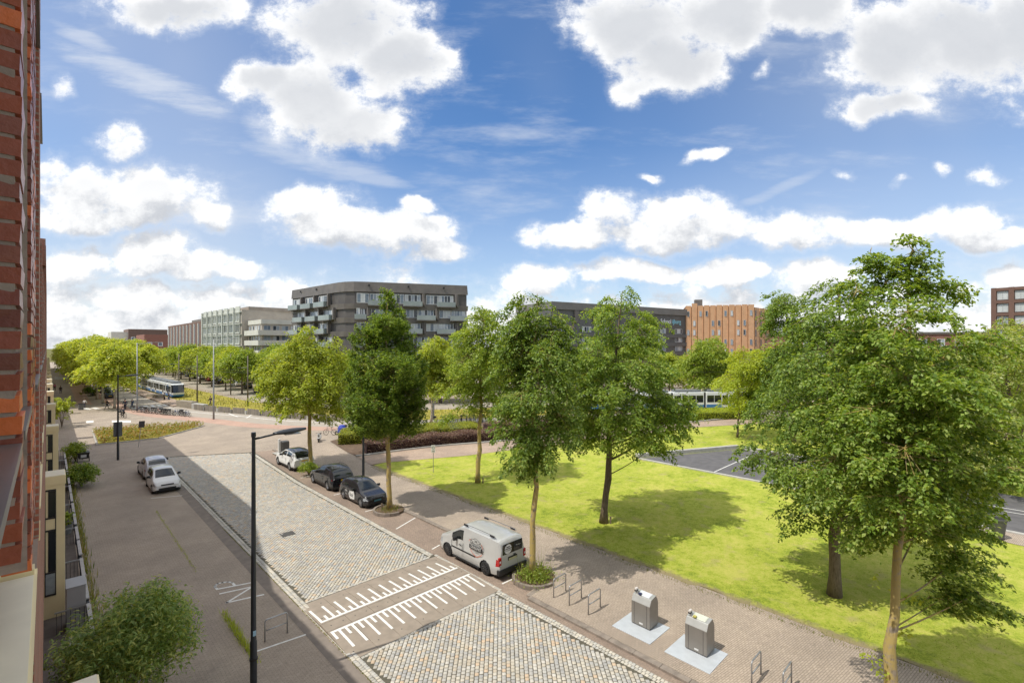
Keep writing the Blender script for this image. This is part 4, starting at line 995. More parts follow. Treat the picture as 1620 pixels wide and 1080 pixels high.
# rows of alike trees
def proto(name, lm, bm, h, r, ncl, nlf, ls, seed, trunk=.33):
    t = thing(name, '', 'tree'); rr = random.Random(seed); L = []
    for k in range(7):
        w = k*2.4 + rr.uniform(-.4,.4); q = r*rr.uniform(.3,.6); L.append((Vector((q*math.cos(w), q*math.sin(w), h*(trunk + (.95-trunk)*(.25+.6*k/6)))), (r*.55, r*.55, h*.16)))
    L.append((Vector((0,0,h*.88)), (r*.4, r*.4, h*.13)))
    tree_parts(t, Vector((0,0,0)), L, Vector((0,0,h)), .2, lm, bm, ncl, nlf, ls, seed, sig=(.62,.34), first=trunk*.8, twigs=False); return t
PA = [proto('plane_tree', LM['plane'], B_PLANE, 12.0, 5.0, 420, 24, .34, 21), proto('plane_tree', LM['plane'], B_PLANE, 12.6, 4.8, 420, 24, .34, 22)]
PB = [proto('square_tree', LM['mid'], B_DARK, 11.0, 5.2, 360, 24, .36, 23), proto('square_tree', LM['lime'], B_DARK, 10.4, 5.0, 360, 24, .36, 24)]
used = set()
def row(pr, pts, label, group):
    for i, (x, y) in enumerate(pts):
        p = pr[i % len(pr)]; f = p.name not in used; used.add(p.name)
        place(p, f, (x, y, 0), R.uniform(0, 6.28), label(i) if callable(label) else label, group, R.uniform(.9, 1.08))
ORD = ['first','second','third','fourth','fifth','sixth','seventh','eighth','ninth','tenth','eleventh','twelfth','thirteenth','fourteenth','fifteenth','sixteenth','seventeenth','eighteenth']
row(PA, [(8.5,109.5),(7.6,120.5)] + [(7.4 - .012*k, 131 + 10.5*k) for k in range(20)], lambda i: ORD[i] + ' plane tree of the left avenue row, counted from the zebra crossing' if i < 6 else 'yellow green plane tree deep in the avenue row beside the red cycle path', 'plane trees lining the avenue')
row(PA, [(17.6 - .028*k*10.5, 150 + 10.5*k) for k in range(16)], lambda i: ORD[i] + ' plane tree beside the waiting tram, counted from the tram stop' if i < 4 else 'yellow green plane tree beyond the tram, between avenue road and track', 'plane trees lining the tram track')
row(PB, [(32.0,122 + 14.0*k) for k in range(11)], lambda i: ORD[i] + ' tree on the service road verge, counted from the timber fence' if i < 6 else 'round green tree far along the verge of the service road', 'trees along the service road')
row(PB, [(42.0,130 + 13.0*k) for k in range(12)], lambda i: ORD[i] + ' tree in front of the offices, counted from the balcony flats' if i < 6 else 'round green tree in front of the farthest offices', 'trees in front of the far offices')
OB = OF(-_sg*21.5); pts = []; last = None
for p in OB:
    if p.y < 112 and p.x < 150 and p.y > -40 and (last is None or (p-last).length > 8.5): pts.append((p.x, p.y)); last = p
row(PB, pts, lambda i: ORD[i] + ' tree from the left in the row across the square' if i < 18 else 'tree at the far end of the row across the square', 'trees on the far side of the square')
row(PB, [(74,22),(83,12),(90,26),(96,3),(78,-6),(68,-12),(104,20),(88,-18)], lambda i: 'leafy tree at the far edge of the park lawn, behind the sports court', 'trees at the far edge of the lawn')
row(PB, [(112,64),(126,58),(98,72),(140,42),(120,20),(135,5),(128,-20)], lambda i: ORD[i] + ' tree in the group below the school and the orange office', 'trees below the school')
# hedges: trimmed masses of small leaves over a dark twiggy core
def hedge(name, label, poly, hw, h, lm, n, ls, zb=.06, core=(.05,.06,.02), group=None, rough=.08):
    t = thing(name, label, 'hedge', (0,0,0), 0, group); pr = resample(poly, 1.2); m = MB(); A = []; B = []
    for a, b_ in zip(pr, pr[1:]):
        m.obx((a+b_)/2, (b_-a).normalized(), (b_-a).length/2+.02, hw-.10, zb, zb+h-.10); A.append((a.x,a.y)); B.append((b_.x,b_.y))
    m.build('twiggy_core', plain('core_'+name+label[:6], core, .95, 0, .4, 5), t)
    A, B = np.array(A), np.array(B); L = np.linalg.norm(B-A, axis=1); i = NR.choice(len(A), n, p=L/L.sum()); s = NR.random((n,1))
    c = A[i]*(1-s) + B[i]*s; d = unit(B[i]-A[i]); nn = np.stack([-d[:,1], d[:,0]], 1)
    side = NR.random(n) < .45; lat = np.where(side, np.sign(NR.normal(0,1,n))*hw, NR.uniform(-hw, hw, n)); z = np.where(side, NR.uniform(.05, h, n), h)
    hm = 1 + .10*np.sin(c[:,0]*1.7) + .07*np.sin(c[:,1]*2.9 + c[:,0])
    C = np.stack([c[:,0] + nn[:,0]*lat, c[:,1] + nn[:,1]*lat, zb + z*hm], 1) + NR.normal(0, rough, (n,3))
    V, F = leaf_arrays(C, ls, .6, .0); link(npmesh('leaves', V, F, lm), 'leaves', t); return t
hedge('hedge', 'long clipped green hedge behind the purple one beside the street corner', [(24.2,53.4),(28.5,51.0),(34,48.9),(39,46.4)], 2.1, 1.15, LM['hedge'], 26000, .13)
hedge('hedge', 'dark purple hedge running along the pale kerb of the park path', [(23.4,45.9),(30.5,44.2),(38.5,41.6),(46,39.4)], 1.05, 1.05, LM['purple'], 26000, .12, core=(.045,.02,.02))
hedge('hedge', 'far purple hedge beyond the green one near the parked bicycles', [(40.5,46.3),(47,44.8),(53,42.6)], 1.3, .95, LM['purple'], 12000, .13, core=(.045,.02,.02))
hedge('hedge', 'low yellow green hedge continuing the purple row along the path', [(46.8,40.6),(52,39.0),(56,37.8)], 1.2, .9, LM['hedge'], 9000, .13)
hedge('hedge', 'purple hedge clump farther along the path kerb', [(56.5,36.6),(61,35.3),(64,34.3)], 1.0, .9, LM['purple'], 8000, .14, core=(.045,.02,.02))
hedge('hedge', 'bright yellow green hedge in front of the far tram', [(63,38.4),(68,35.2),(73,31.6),(78,27.5)], 2.3, 1.1, LM['gold'], 16000, .16)
# grass blades
def blades(name, P, h, w, mat, parent=None, lean=.5):
    n = len(P); a = NR.uniform(0, 2*math.pi, n); hh = h*(.5 + NR.random(n)); dx, dy = np.cos(a), np.sin(a)
    V = np.zeros((n,3,3)); V[:,0] = P; V[:,1] = P; V[:,0,0] -= dy*w; V[:,0,1] += dx*w; V[:,1,0] += dy*w; V[:,1,1] -= dx*w
    V[:,2] = P; V[:,2,0] += dx*hh*lean*NR.random(n); V[:,2,1] += dy*hh*lean*NR.random(n); V[:,2,2] += hh
    o = link(npmesh(name, V.reshape(-1,3), np.arange(3*n).reshape(n,3), mat), name, parent); o['kind'] = 'stuff'; return o
M_BLADE = leafmat('grass_blades', (.11,.15,.02), (.22,.24,.04), .35, (.30,.25,.08))
n = 16000; px = 21.3 + NR.exponential(7, n); py = NR.uniform(-2, 34, n); k = (px < 40)
clump = (np.sin(px*2.1 + np.sin(py*1.3)*2) + np.sin(py*2.7 + px) > -.2) | (px < 21.8); k &= clump
blades('grass', np.stack([px[k], py[k], np.full(k.sum(), .104)], 1), .045, .010, M_BLADE)
def tuft(cx, cy, r, n, h, z=.0, mat=None, w=.012, name='grass', sx=1.0, lean=.9):
    q = np.stack([cx + NR.normal(0, r*sx, n), cy + NR.normal(0, r, n), np.full(n, z)], 1); return blades(name, q, h, w, mat or LM['weed'], None, lean)
n = 5200; yy = NR.uniform(70.4, 81, n); xx = NR.uniform(4.2, 15.4, n)
ins = (yy > 70.5 + np.maximum(0, xx-9.5)*1.05) & (yy < 82 - .35*(xx-4.5))
C = np.stack([xx, yy, .05 + NR.random(n)*.55], 1)[ins]
sheet('island_soil', [(4.1,70.3),(9.5,70.3),(15.4,76.7),(13.5,78.8),(9,80.4),(4.4,82.2)], .02, M_DRY)
V, F = leaf_arrays(C, .34, .35, -.5); o = link(npmesh('wild_flowers', V, F, LM['redweed']), 'wild_flowers'); o['kind'] = 'stuff'
MB().obx((6.7,70.25),(1,0),2.7,.07,0,.12).obx((4.05,76.2),(0.02,1),6,.07,0,.12).obx((12.4,73.4),(.68,.735),4.3,.07,0,.12).build('island_kerb', CONC)['kind'] = 'structure'
q = NR.uniform(0, 1, (900,1)); P_ = np.concatenate([np.concatenate([5.22 + NR.normal(0,.035,(900,1)), 27.5 + q*12, np.zeros((900,1))], 1)], 0); blades('pavement_weeds', P_[:520], .07, .008, LM['gold'])
P_ = np.concatenate([7.62 + NR.normal(0,.02,(1500,1)), 9 + NR.random((1500,1))*24, np.full((1500,1), .0)], 1); blades('joint_moss', P_, .05, .010, LM['weed'])
q = NR.beta(2, 2, (1500,1)); P_ = np.concatenate([5.22 + NR.normal(0,.06,(1500,1)), 18.0 + q*4.8, np.zeros((1500,1))], 1); blades('pavement_weeds', P_[:620], .20, .010, LM['gold'], None, 1.2)
q = NR.uniform(0,1,(1400,1)); P_ = np.concatenate([1.32 + np.abs(NR.normal(0,.14,(1400,1))), 22 + q*44, np.zeros((1400,1))], 1); blades('pavement_weeds', P_, .3, .02, LM['weed'])
P_ = np.stack([21.0 + NR.normal(0,.12,2200), NR.uniform(-2,40,2200), np.full(2200,.1)], 1); blades('verge_grass', P_, .08, .012, M_BLADE)
for i, p in enumerate(OF(-_sg*8)):
    pass
tb = OF(-_sg*5.5); n = 9000; ii = NR.integers(5, len(tb)-8, n); lat = NR.uniform(-5, 5, n)
base_ = np.array([(p.x, p.y) for p in tb])[ii]; nrm = np.array([((q-p).x, (q-p).y) for p, q in zip(tb, OF(-_sg*6.5))])[ii]
P_ = np.concatenate([base_ + nrm*lat[:,None] + NR.normal(0,.8,(n,2)), np.full((n,1), .02)], 1); blades('tram_bed_grass', P_, .34, .06, LM['weed'])
# planted tree pits with a raised half-round kerb
def pit(cx, cy, r, label, plants):
    m = MB()
    for k in range(12):
        w0, w1 = math.radians(85 + 190*k/12), math.radians(85 + 190*(k+1)/12); m2 = MB()
        q = [(cx + (r+e)*math.cos(w), cy + (r+e)*math.sin(w)) for w, e in ((w0,0),(w0,.14),(w1-.012,.14),(w1-.012,0))]
        m.prism(q[::-1], 0, .22)
    t = tag(m.build('tree_pit_kerb', M_KERB), label, 'kerb')
    e = MB().prism([(cx + r*math.cos(2*math.pi*k/20), cy + r*math.sin(2*math.pi*k/20)) for k in range(20)], .0, .15).build('pit_soil', M_SOIL); e['kind'] = 'structure'
    for n_, h, rad in plants: tuft(cx, cy, rad, n_, h, .15, name='pit_weeds')
pit(16.5,15.5,.95,'half round kerb of the overgrown tree pit behind the van',[(260,.40,.42),(90,.75,.35)])
C = np.stack([16.5 + NR.normal(0,.42,1300), 15.5 + NR.normal(0,.42,1300), .17 + np.abs(NR.normal(0,.17,1300))], 1); V, F = leaf_arrays(C, .11, .5, .1); link(npmesh('pit_herbs', V, F, LM['mid']), 'pit_herbs')['kind'] = 'stuff'
pit(16.35,28.6,.95,'half round kerb of the bare tree pit in front of the black hatchback',[(350,.2,.4)])
pit(16.5,2.3,.95,'half round kerb round the foot of the nearest pavement tree',[(500,.4,.45)])
def bush(name, label, c, rad, n, ls, lm, wid=.3, stems=10, cat='shrub', seed=1, droop=.3):
    t = thing(name, label, cat, c); rr = random.Random(seed); L = []; m = MB()
    for k in range(stems):
        w = k*2.4; q = rr.uniform(.35,.8); e = Vector((rad[0]*q*math.cos(w), rad[1]*q*math.sin(w), rad[2]*rr.uniform(.9,1.75)))
        m.tube(bez(Vector((0,0,0)), Vector((e.x*.3, e.y*.3, e.z*.7)), e, 5), [.03,.026,.02,.014,.006], 5, cap=False); L.append(e)
    L = np.array([tuple(p) for p in L]); cl = L[NR.integers(0, len(L), n//18)] + NR.normal(0, 1, (n//18,3))*np.array(rad)*.30
    d = cl/np.array([rad[0], rad[1], rad[2]]); d[:,2] -= 1; cl = cl[(d**2).sum(1) < 1.15]; cl[:,2] = np.maximum(cl[:,2], .08)
    C = np.repeat(cl, 18, 0) + NR.normal(0, .11, (len(cl)*18,3)); V, F = leaf_arrays(C, ls, wid, droop)
    link(npmesh('foliage', V, F, lm), 'foliage', t); m.build('stems', B_DARK, t); return t
bush('butterfly_bush', 'big grey green butterfly bush growing below the cream bays', (1.75,18.2,0), (1.7,1.75,1.85), 27000, .17, LM['bush'], .24, 14)
bush('shrub', 'small green shrub by the garden fence near the cargo bike', (1.9,61.5,0), (.9,1.1,.95), 2600, .16, LM['mid'], .5, 8, seed=3)
bush('shrub', 'light green shrub spilling over the garden fence onto the paving', (1.9,50.5,0), (1.0,1.8,.85), 3600, .18, LM['elm'], .5, 9, seed=4)
bush('shrub', 'pale leafy shrub at the foot of the ivy clad tree beside the white crossover', (15.9,41.2,.1), (.75,.9,.5), 2200, .14, LM['mid'], .5, 8, seed=5)
bush('shrub', 'leafy branch of a garden tree poking out beside the far cream bay', (1.4,89,0), (1.5,2.0,2.0), 1600, .3, LM['lime'], .5, 8, seed=6)
bush('shrub', 'yellow green shrub with pink flowers below the butterfly bush', (2.6,15.4,0), (.9,.9,.55), 1800, .16, LM['gold'], .5, 8, seed=7)
bush('potted_plant', 'potted green plant inside the garden fence', (.75,38.4,.55), (.35,.4,.35), 700, .12, LM['mid'], .5, 6, 'plant', seed=8)
bush('shrub', 'round dark bush on the avenue pavement beside the red cycle path', (6.9,140,0), (1.5,1.8,1.0), 1600, .3, LM['elmd'], .5, 8, seed=9)
# ------------------------------------------------------------------ vehicles
def paint(name, c, rough=.28, metal=.0):
    return plain(name, c, rough, metal, .06, 1.5, 0, .6)
P_SIL = paint('silver_paint', (.50,.50,.485), .30, .15); P_WHT = paint('white_car_paint', (.74,.74,.73)); P_BLK = paint('black_car_paint', (.018,.018,.022), .22)
P_DGR = paint('dark_grey_car_paint', (.045,.047,.052), .25); P_BLU = paint('dark_blue_car_paint', (.03,.045,.09)); P_RED = paint('dark_red_car_paint', (.22,.03,.025)); P_GRY = paint('mid_grey_car_paint', (.20,.21,.22), .3, .2)
M_CG = glass('car_glass', (.012,.016,.017), .03)
M_LAMP = plain('headlamp_glass', (.38,.40,.42), .08, .1, .1, 20); M_TAIL = plain('tail_lamp_red', (.40,.012,.012), .15, 0, .1, 20)
M_ALLOY = plain('alloy_rim', (.42,.42,.43), .3, .8, .08, 10); M_BRIM = plain('black_rim', (.075,.075,.078), .25, .6)
M_PY = plain('yellow_plate', (.72,.47,.03), .45, 0, .05); M_PW_ = plain('white_plate', (.66,.68,.66), .5, 0, .05); M_PB = plain('blue_plate', (.05,.16,.20), .5, 0, .1)
def interp(P, x): return float(np.interp(x, [p[0] for p in P], [p[1] for p in P]))
def smooth(P, n=200, k=7):
    """a polyline of (y,z) softened"""
    xs = np.linspace(P[0][0], P[-1][0], n); ys = np.interp(xs, [p[0] for p in P], [p[1] for p in P]); pad = np.pad(ys, k, mode='edge')
    ys = np.convolve(pad, np.ones(2*k+1)/(2*k+1), 'valid'); return list(zip(xs, ys))
def car(name, label, L, Wd, top, belt, wb, wr, paintm, wins, screen, rear, rim=M_ALLOY, roofm=None, trim=BLACK, sill=.20, plate=M_PY, spokes=5, tumble=.30, headz=(.60,.78), tailz=(.75,1.02), group=None, clad=False, detail=True):
    """front towards +y; top/belt: outlines (y,z); wins: side window spans; screen/rear: spans of windscreen and back window"""
    t = thing(name, label, 'van' if 'van' in name else 'car', (0,0,0), 0, group); hl = L/2
    T = smooth(top, 240, 5); Bt = smooth(belt, 240, 6); ns = 74 if detail else 34
    ys = list(np.linspace(-hl+.04, hl-.04, ns)); ys = [-hl] + ys + [hl]
    yf, yr = wb/2 + .03, -wb/2 + .03; NL, NU, NRf = 10, 6, 6; ra = wr + .055
    V = []; ring = NL + 1 + NU + NRf
    for y in ys:
        e = max(0, abs(y) - (hl-.55))/.55; fw = 1 - .20*e**2.2 if y > 0 else 1 - .09*e**2.6
        W2 = Wd/2*fw; zt = interp(T, y); zb = min(interp(Bt, y), zt-.015); row = []
        lift = .14*e**2 if y > 0 else .10*e**2
        for j in range(NL+1):
            s_ = j/NL; z = sill + lift + (zb - sill - lift)*s_; w_ = W2*(.955 + .045*math.sin(math.pi*min(1, s_*1.25 + .05)))
            if s_ > .82: w_ -= .02*(s_-.82)/.18
            row.append((w_, z))
        wbt = row[-1][0]; ze = zb + (zt-zb)*.88; we = wbt*.955 - (zt-zb)*tumble; we = max(we, wbt*.55)
        for j in range(1, NU+1):
            s_ = j/NU; row.append((wbt*(1-s_) + we*s_ + .018*math.sin(math.pi*s_), zb + (ze-zb)*s_))
        for j in range(1, NRf+1):
            s_ = 1 - j/NRf; row.append((we*s_, ze + (zt-ze)*(1 - s_**2.6)))
        V.append([(w_, y, z) for w_, z in row])
    nst = len(ys); vid = {}
    def parts_new(): return MB()
    groups = {k: MB() for k in ('body','roof','win','screen','rear','headR','headL','tailR','tailL','clad')}
    winm = [MB() for _ in wins*2]
    def vv(i, j, sgn):
        w_, y, z = V[i][j]
        if j <= NL:
            for yc in (yf, yr):
                dy, dz = y-yc, z-wr; r = math.hypot(dy, dz)
                if r < ra and r > 1e-6: y, z = yc + dy*ra/r, wr + dz*ra/r
        return (w_*sgn, y, max(z, .06))
    for sgn in (1, -1):
        for i in range(nst-1):
            ym = (ys[i]+ys[i+1])/2
            for j in range(ring-1):
                zm = (V[i][j][2] + V[i+1][j+1][2])/2
                if j < NL and any(math.hypot(ym-yc, zm-wr) < ra-.02 for yc in (yf, yr)): continue
                q = [vv(i,j,sgn), vv(i,j+1,sgn), vv(i+1,j+1,sgn), vv(i+1,j,sgn)]
                if sgn < 0: q = q[::-1]
                g_ = groups['body']
                if j < NL:
                    ztop = V[i][NL][2]
                    if ym > hl-.42 and headz[0] < zm < headz[1] and V[i][j][0] > .0: g_ = groups['headR' if sgn > 0 else 'headL']
                    elif ym < -hl+.22 and tailz[0] < zm < tailz[1]: g_ = groups['tailR' if sgn > 0 else 'tailL']
                    elif clad and (zm < sill+.16): g_ = groups['clad']
                elif j < NL+NU:
                    if 0 < j-NL < NU-1:
                        for k, (a, b_) in enumerate(wins):
                            if a < ym < b_: g_ = winm[k*2 + (sgn < 0)]
                else:
                    jj = j-NL-NU
                    if screen[0] < ym < screen[1] and jj > 0: g_ = groups['screen']
                    elif rear[0] < ym < rear[1] and jj > 0: g_ = groups['rear']
                    elif screen[0] >= ym >= rear[1] and roofm: g_ = groups['roof']
                g_.add(q, [(0,1,2,3)])
    for i, s_ in ((0, 1), (nst-1, -1)):
        a = [vv(i,j,1) for j in range(ring)]; b_ = [vv(i,j,-1) for j in range(ring)][::-1]
        poly = a + b_[1:]; groups['body'].add(poly if s_ > 0 else poly[::-1], [tuple(range(len(poly)))])
    def mk(mb, nm, mat):
        if not mb.f: return None
        o = mb.build(nm, mat, t, smooth=True)
        import bmesh
        bm = bmesh.new(); bm.from_mesh(o.data); bmesh.ops.remove_doubles(bm, verts=bm.verts, dist=.002)
        bmesh.ops.recalc_face_normals(bm, faces=bm.faces) if nm == 'body' else None
        bm.to_mesh(o.data); bm.free()
        try: o.data.set_sharp_from_angle(angle=math.radians(38))
        except Exception: pass
        return o
    body = mk(groups['body'], 'body', paintm); mk(groups['clad'], 'sill_cladding', trim)
    mk(groups['roof'], 'roof', roofm or paintm)
    for k in winm: mk(k, 'side_window', M_CG)
    mk(groups['screen'], 'windscreen', M_CG); mk(groups['rear'], 'rear_window', M_CG)
    for k in ('headR','headL'): mk(groups[k], 'headlight', M_LAMP)
    for k in ('tailR','tailL'): mk(groups[k], 'tail_light', M_TAIL)
    MB().bx(-Wd/2+.14, Wd/2-.14, -hl+.2, hl-.2, .14, .52).bx(-Wd/2+.25, Wd/2-.25, -hl+.5, hl-.6, .5, .75).build('underbody', BLACK, t)
    for yc in (yf, yr):
        for sg in (1, -1):
            x = sg*(Wd/2-.115); w_ = MB(); w_.lathe([(wr*.62,-.095),(wr*.9,-.105),(wr,-.08),(wr,.08),(wr*.9,.105),(wr*.62,.095)], (x,yc,wr), 22, 'x'); wo = w_.build('wheel', RUBBER, t, smooth=True)
            r_ = MB(); xo = x + sg*.07; r_.lathe([(wr*.66,.0),(wr*.64,sg*.025),(wr*.56,sg*.02),(wr*.54,-sg*.05),(0,-sg*.06)], (xo,yc,wr), 22, 'x', 0)
            for k in range(spokes):
                a = 2*math.pi*k/spokes + .3; c_, s_ = math.cos(a), math.sin(a)
                r_.tube([(xo+sg*.02, yc+c_*.03, wr+s_*.03), (xo+sg*.018, yc+c_*wr*.58, wr+s_*wr*.58)], [.042,.032], 5)
            r_.lathe([(.06,sg*.0),(.06,sg*.035),(0,sg*.04)], (xo,yc,wr), 10, 'x'); r_.build('rim', rim, wo)
            MB().lathe([(0,0),(ra-.005,0),(ra-.005,sg*.16)], (x-sg*.14,yc,wr), 20, 'x').build('wheel_housing', BLACK, t)
    zbe = interp(Bt, screen[0]+.05)
    for sg in (1, -1):
        m = MB(); xx = sg*(Wd/2+.07); ym = screen[0]+.18
        m.bx(min(xx-.10,xx+.10), max(xx-.10,xx+.10), ym-.06, ym+.08, zbe+.04, zbe+.20); m.tube([(sg*(Wd/2-.08),ym,zbe),(xx,ym,zbe+.08)], .03, 6)
        m.build('mirror', trim if clad or True else paintm, t, bev=.02)
        for k, (a, b_) in enumerate(wins[:2]):
            MB().bx(sg*(Wd/2-.012) if sg > 0 else -Wd/2-.012, Wd/2+.012 if sg > 0 else -Wd/2+.012, a+.08, a+.26, zbe-.14, zbe-.10).build('door_handle', trim if paintm is not P_WHT else paintm, t, bev=.008)
    zf = .48
    MB().bx(-.26,.26,hl-.02,hl+.015,zf-.02,zf+.09).build('number_plate', plate, t)
    MB().bx(-Wd*.30,Wd*.30,hl-.05,hl+.006,zf-.15,zf-.03).bx(-Wd*.22,Wd*.22,hl-.05,hl+.004,zf+.12,zf+.22).build('grille', BLACK, t, bev=.01)
    if 'van' not in name: MB().bx(-.26,.26,-hl-.018,-hl+.03,tailz[0]-.08,tailz[0]+.03).build('number_plate', plate, t)
    MB().bx(-Wd*.40,Wd*.40,-hl-.012,-hl+.1,.24,.42).build('rear_bumper', trim, t, bev=.02)
    MB().tube([(-.45,screen[1]-.05,interp(T,screen[1]-.05)+.015),(.05,screen[1]-.12,interp(T,screen[1]-.12)+.02)], .008, 4).tube([(.1,screen[1]-.05,interp(T,screen[1]-.05)+.015),(.55,screen[1]-.12,interp(T,screen[1]-.12)+.01)], .008, 4).build('wiper', BLACK, t)
    for a in (wins[0][0], wins[0][1]) if detail else ():
        # door shut lines
        for sg in (1,-1): MB().bx(sg*Wd/2*.992 - .006, sg*Wd/2*.992 + .006, a-.006, a+.006, sill+.15, zbe-.05).build('door_seam', BLACK, t)
    return t
# silver van
VL, VW, VH = 4.86, 1.86, 1.96
van = car('parked_van', 'silver delivery van with black wheels and a car garage logo on its side', VL, VW,
  [(-2.43,1.25),(-2.42,1.78),(-2.30,1.93),(-1.2,1.965),(.2,1.96),(.62,1.90),(1.45,1.30),(1.62,1.18),(2.2,1.02),(2.36,.88),(2.43,.66)],
  [(-2.43,1.10),(-1,1.10),(1.2,1.05),(1.6,.99),(2.3,.82),(2.43,.6)], 2.98, .345, P_SIL, [(.30,1.18)], (.62,1.52), (-9,-8), M_BRIM, None, BLACK, .24, M_PY, 10, .07, (.62,.90), (.70,1.02))
van.location = (15.98, 18.92, .014); van.scale = (.98, 1.0, .95)
vp = MB().bx(-.66,.66,-2.452,-2.42,1.22,1.74).build('rear_window', M_CG, van, bev=.03)
MB().bx(-.30,.30,-2.456,-2.42,.88,1.05).build('plate_recess', BLACK, van); MB().bx(-.27,.27,-2.462,-2.45,.87,.985).build('number_plate', plain('pale_plate', (.50,.48,.28), .5), van)
MB().bx(-.93,.93,-2.50,-2.30,.30,.55).build('bumper', BLACK, van, bev=.03)
for sg in (1, -1):
    MB().bx(sg*.74 if sg > 0 else -.905, .905 if sg > 0 else -.74, -2.455, -2.36, .78, 1.16).build('tail_light', M_TAIL, van, bev=.02); MB().bx(sg*.79 if sg > 0 else -.87, .87 if sg > 0 else -.79, -2.462, -2.44, .90, 1.0).build('reversing_lamp', WHITE, van)
    rr_ = MB(); x = sg*.70
    rr_.tube([(x,.35,1.95),(x,.30,2.02),(x,-.5,2.045),(x,-1.9,2.03),(x,-2.0,1.96)], .018, 6); rr_.build('roof_rail', M_ALLOY, van)
    for y0 in (.1,-1.9): MB().bx(x-.03,x+.03,y0,y0+.30,1.95,2.035).build('rail_foot', BLACK, van)
    MB().bx(sg*(VW/2-.004)-.012, sg*(VW/2-.004)+.012, -.75, 1.18, .66, .72).build('side_moulding', BLACK, van)
    MB().bx(sg*(VW/2-.02)-.05, sg*(VW/2-.02)+.05, -1.05, 1.05, .18, .25).build('side_step', BLACK, van)
    MB().bx(sg*(VW/2-.006)-.006, sg*(VW/2-.006)+.006, .215,.225,.4,1.1).build('door_seam', BLACK, van)
M_LRED = plain('logo_red', (.62,.14,.07), .5, 0, .05)
def side_decal(parent, name, pts, w, mat, x, k=0):
    m = MB()
    for a, b_ in zip(pts, pts[1:]):
        a, b_ = Vector(a), Vector(b_); d_ = (b_-a).normalized(); n_ = Vector((-d_.y, d_.x))*w/2; a2, b2 = a - d_*w*.3, b_ + d_*w*.3
        m.add([(x,*(a2+n_)), (x,*(a2-n_)), (x,*(b2-n_)), (x,*(b2+n_))], [(0,1,2,3)])
    return m.build(name, mat, parent)
xL = -VW/2 - .012
lc = -.80
def LG(pts, k=.72): return [(lc + (y-lc)*k, 1.16 + (z-1.16)*.86) for y, z in pts]
side_decal(van, 'logo_shield', LG([(lc+.72,1.42),(lc+.66,1.52),(lc+.52,1.56)]), .03, M_LRED, xL); side_decal(van, 'logo_shield', LG([(lc-.72,1.30),(lc-.66,1.44),(lc-.58,1.52)]), .03, M_LRED, xL)
side_decal(van, 'logo_shield', LG([(lc+.60,.96),(lc+.35,.78),(lc+.05,.66),(lc-.10,.66),(lc-.45,.80),(lc-.62,.92)]), .035, M_LRED, xL)
def ringp(cy, cz, r, a0=0, a1=360, n=18): return [(cy + r*math.cos(math.radians(a0+(a1-a0)*k/n)), cz + r*math.sin(math.radians(a0+(a1-a0)*k/n))) for k in range(n+1)]
for cy in (lc+.33, lc-.33): side_decal(van, 'logo_wheel', ringp(cy,1.40,.075), .03, BLACK, xL)
side_decal(van, 'logo_car', LG([(lc+.60,1.52),(lc+.50,1.60),(lc+.22,1.64),(lc+.08,1.72),(lc-.16,1.70),(lc-.32,1.61),(lc-.55,1.57)]), .022, BLACK, xL); side_decal(van, 'logo_car', LG([(lc+.30,1.38),(lc-.30,1.38)]), .02, BLACK, xL); side_decal(van, 'logo_car', LG([(lc+.10,1.60),(lc-.02,1.53),(lc-.12,1.60)]), .045, BLACK, xL)
MB().bx(xL-.002, xL+.002, lc-.50, lc+.50, 1.05, 1.25).build('logo_banner', BLACK, van)
text('GEVEGMET', .19, van, 'lettering', WHITE, (xL-.006, lc, 1.15), (math.pi/2, 0, -math.pi/2), .001, 'CENTER', .84)
MB().bx(xL-.002, xL+.002, lc-.20, lc+.10, .96, 1.0).build('logo_line', plain('logo_grey', (.25,.27,.26), .5), van)
rb_ = MB(); rb_.lathe([(.235,0),(0,-.004)], (-.33,-2.468,1.47), 24, 'y'); bdg = rb_.build('window_badge', WHITE, van)
MB().bx(-.56,-.10,-2.474,-2.470,1.47,1.51).build('badge_bar', BLACK, van); text('GEVEGMET', .085, van, 'lettering', BLACK, (-.33,-2.474,1.40), (math.pi/2,0,0), .001)
MB().bx(-.44,-.22,-2.474,-2.470,1.55,1.60).build('badge_car', BLACK, van); text('service', .11, van, 'lettering', WHITE, (.36,-2.458,1.52), (math.pi/2,.12,0), .001)
MB().bx(.05,.19,-2.47,-2.44,1.08,1.12).build('door_handle', BLACK, van)
# black hatchback with white ride-service decals, nose towards us
HT = [(-2.02,.80),(-2.0,1.02),(-1.72,1.36),(-1.2,1.49),(-.3,1.545),(.25,1.50),(1.05,1.02),(1.2,.96),(1.85,.80),(2.02,.58)]
HB = [(-2.02,.78),(-1.6,.98),(-.6,.97),(.9,.90),(1.3,.84),(1.9,.70),(2.02,.5)]
hatch = car('parked_car', 'black hatchback with white ride service decal on its door, nose towards the bare tree pit', 4.25, 1.78, [(y*1.05,z) for y, z in HT], [(y*1.05,z) for y, z in HB], 2.63, .325, P_BLK, [(-1.32,-.50),(-.42,.62)], (.28,1.10), (-1.95,-1.45), M_ALLOY, None, BLACK, .20, M_PB, 5, .34, (.55,.72), (.78,1.0))
hatch.location = (16.16, 31.98, .014); hatch.rotation_euler = (0,0,math.pi)
xh = 1.78/2 + .008   # its right flank is the one we see: local +x after the half turn
dm = MB(); dp = [(.50,.36),(.52,.80),(.36,.92),(.10,.93),(.02,.82),(-.22,.86),(-.36,.60),(-.28,.40),(-.10,.30),(.20,.34)]
dm.add([(xh, y, z) for y, z in dp], [tuple(range(len(dp)))]); dm.build('door_decal', WHITE, hatch)
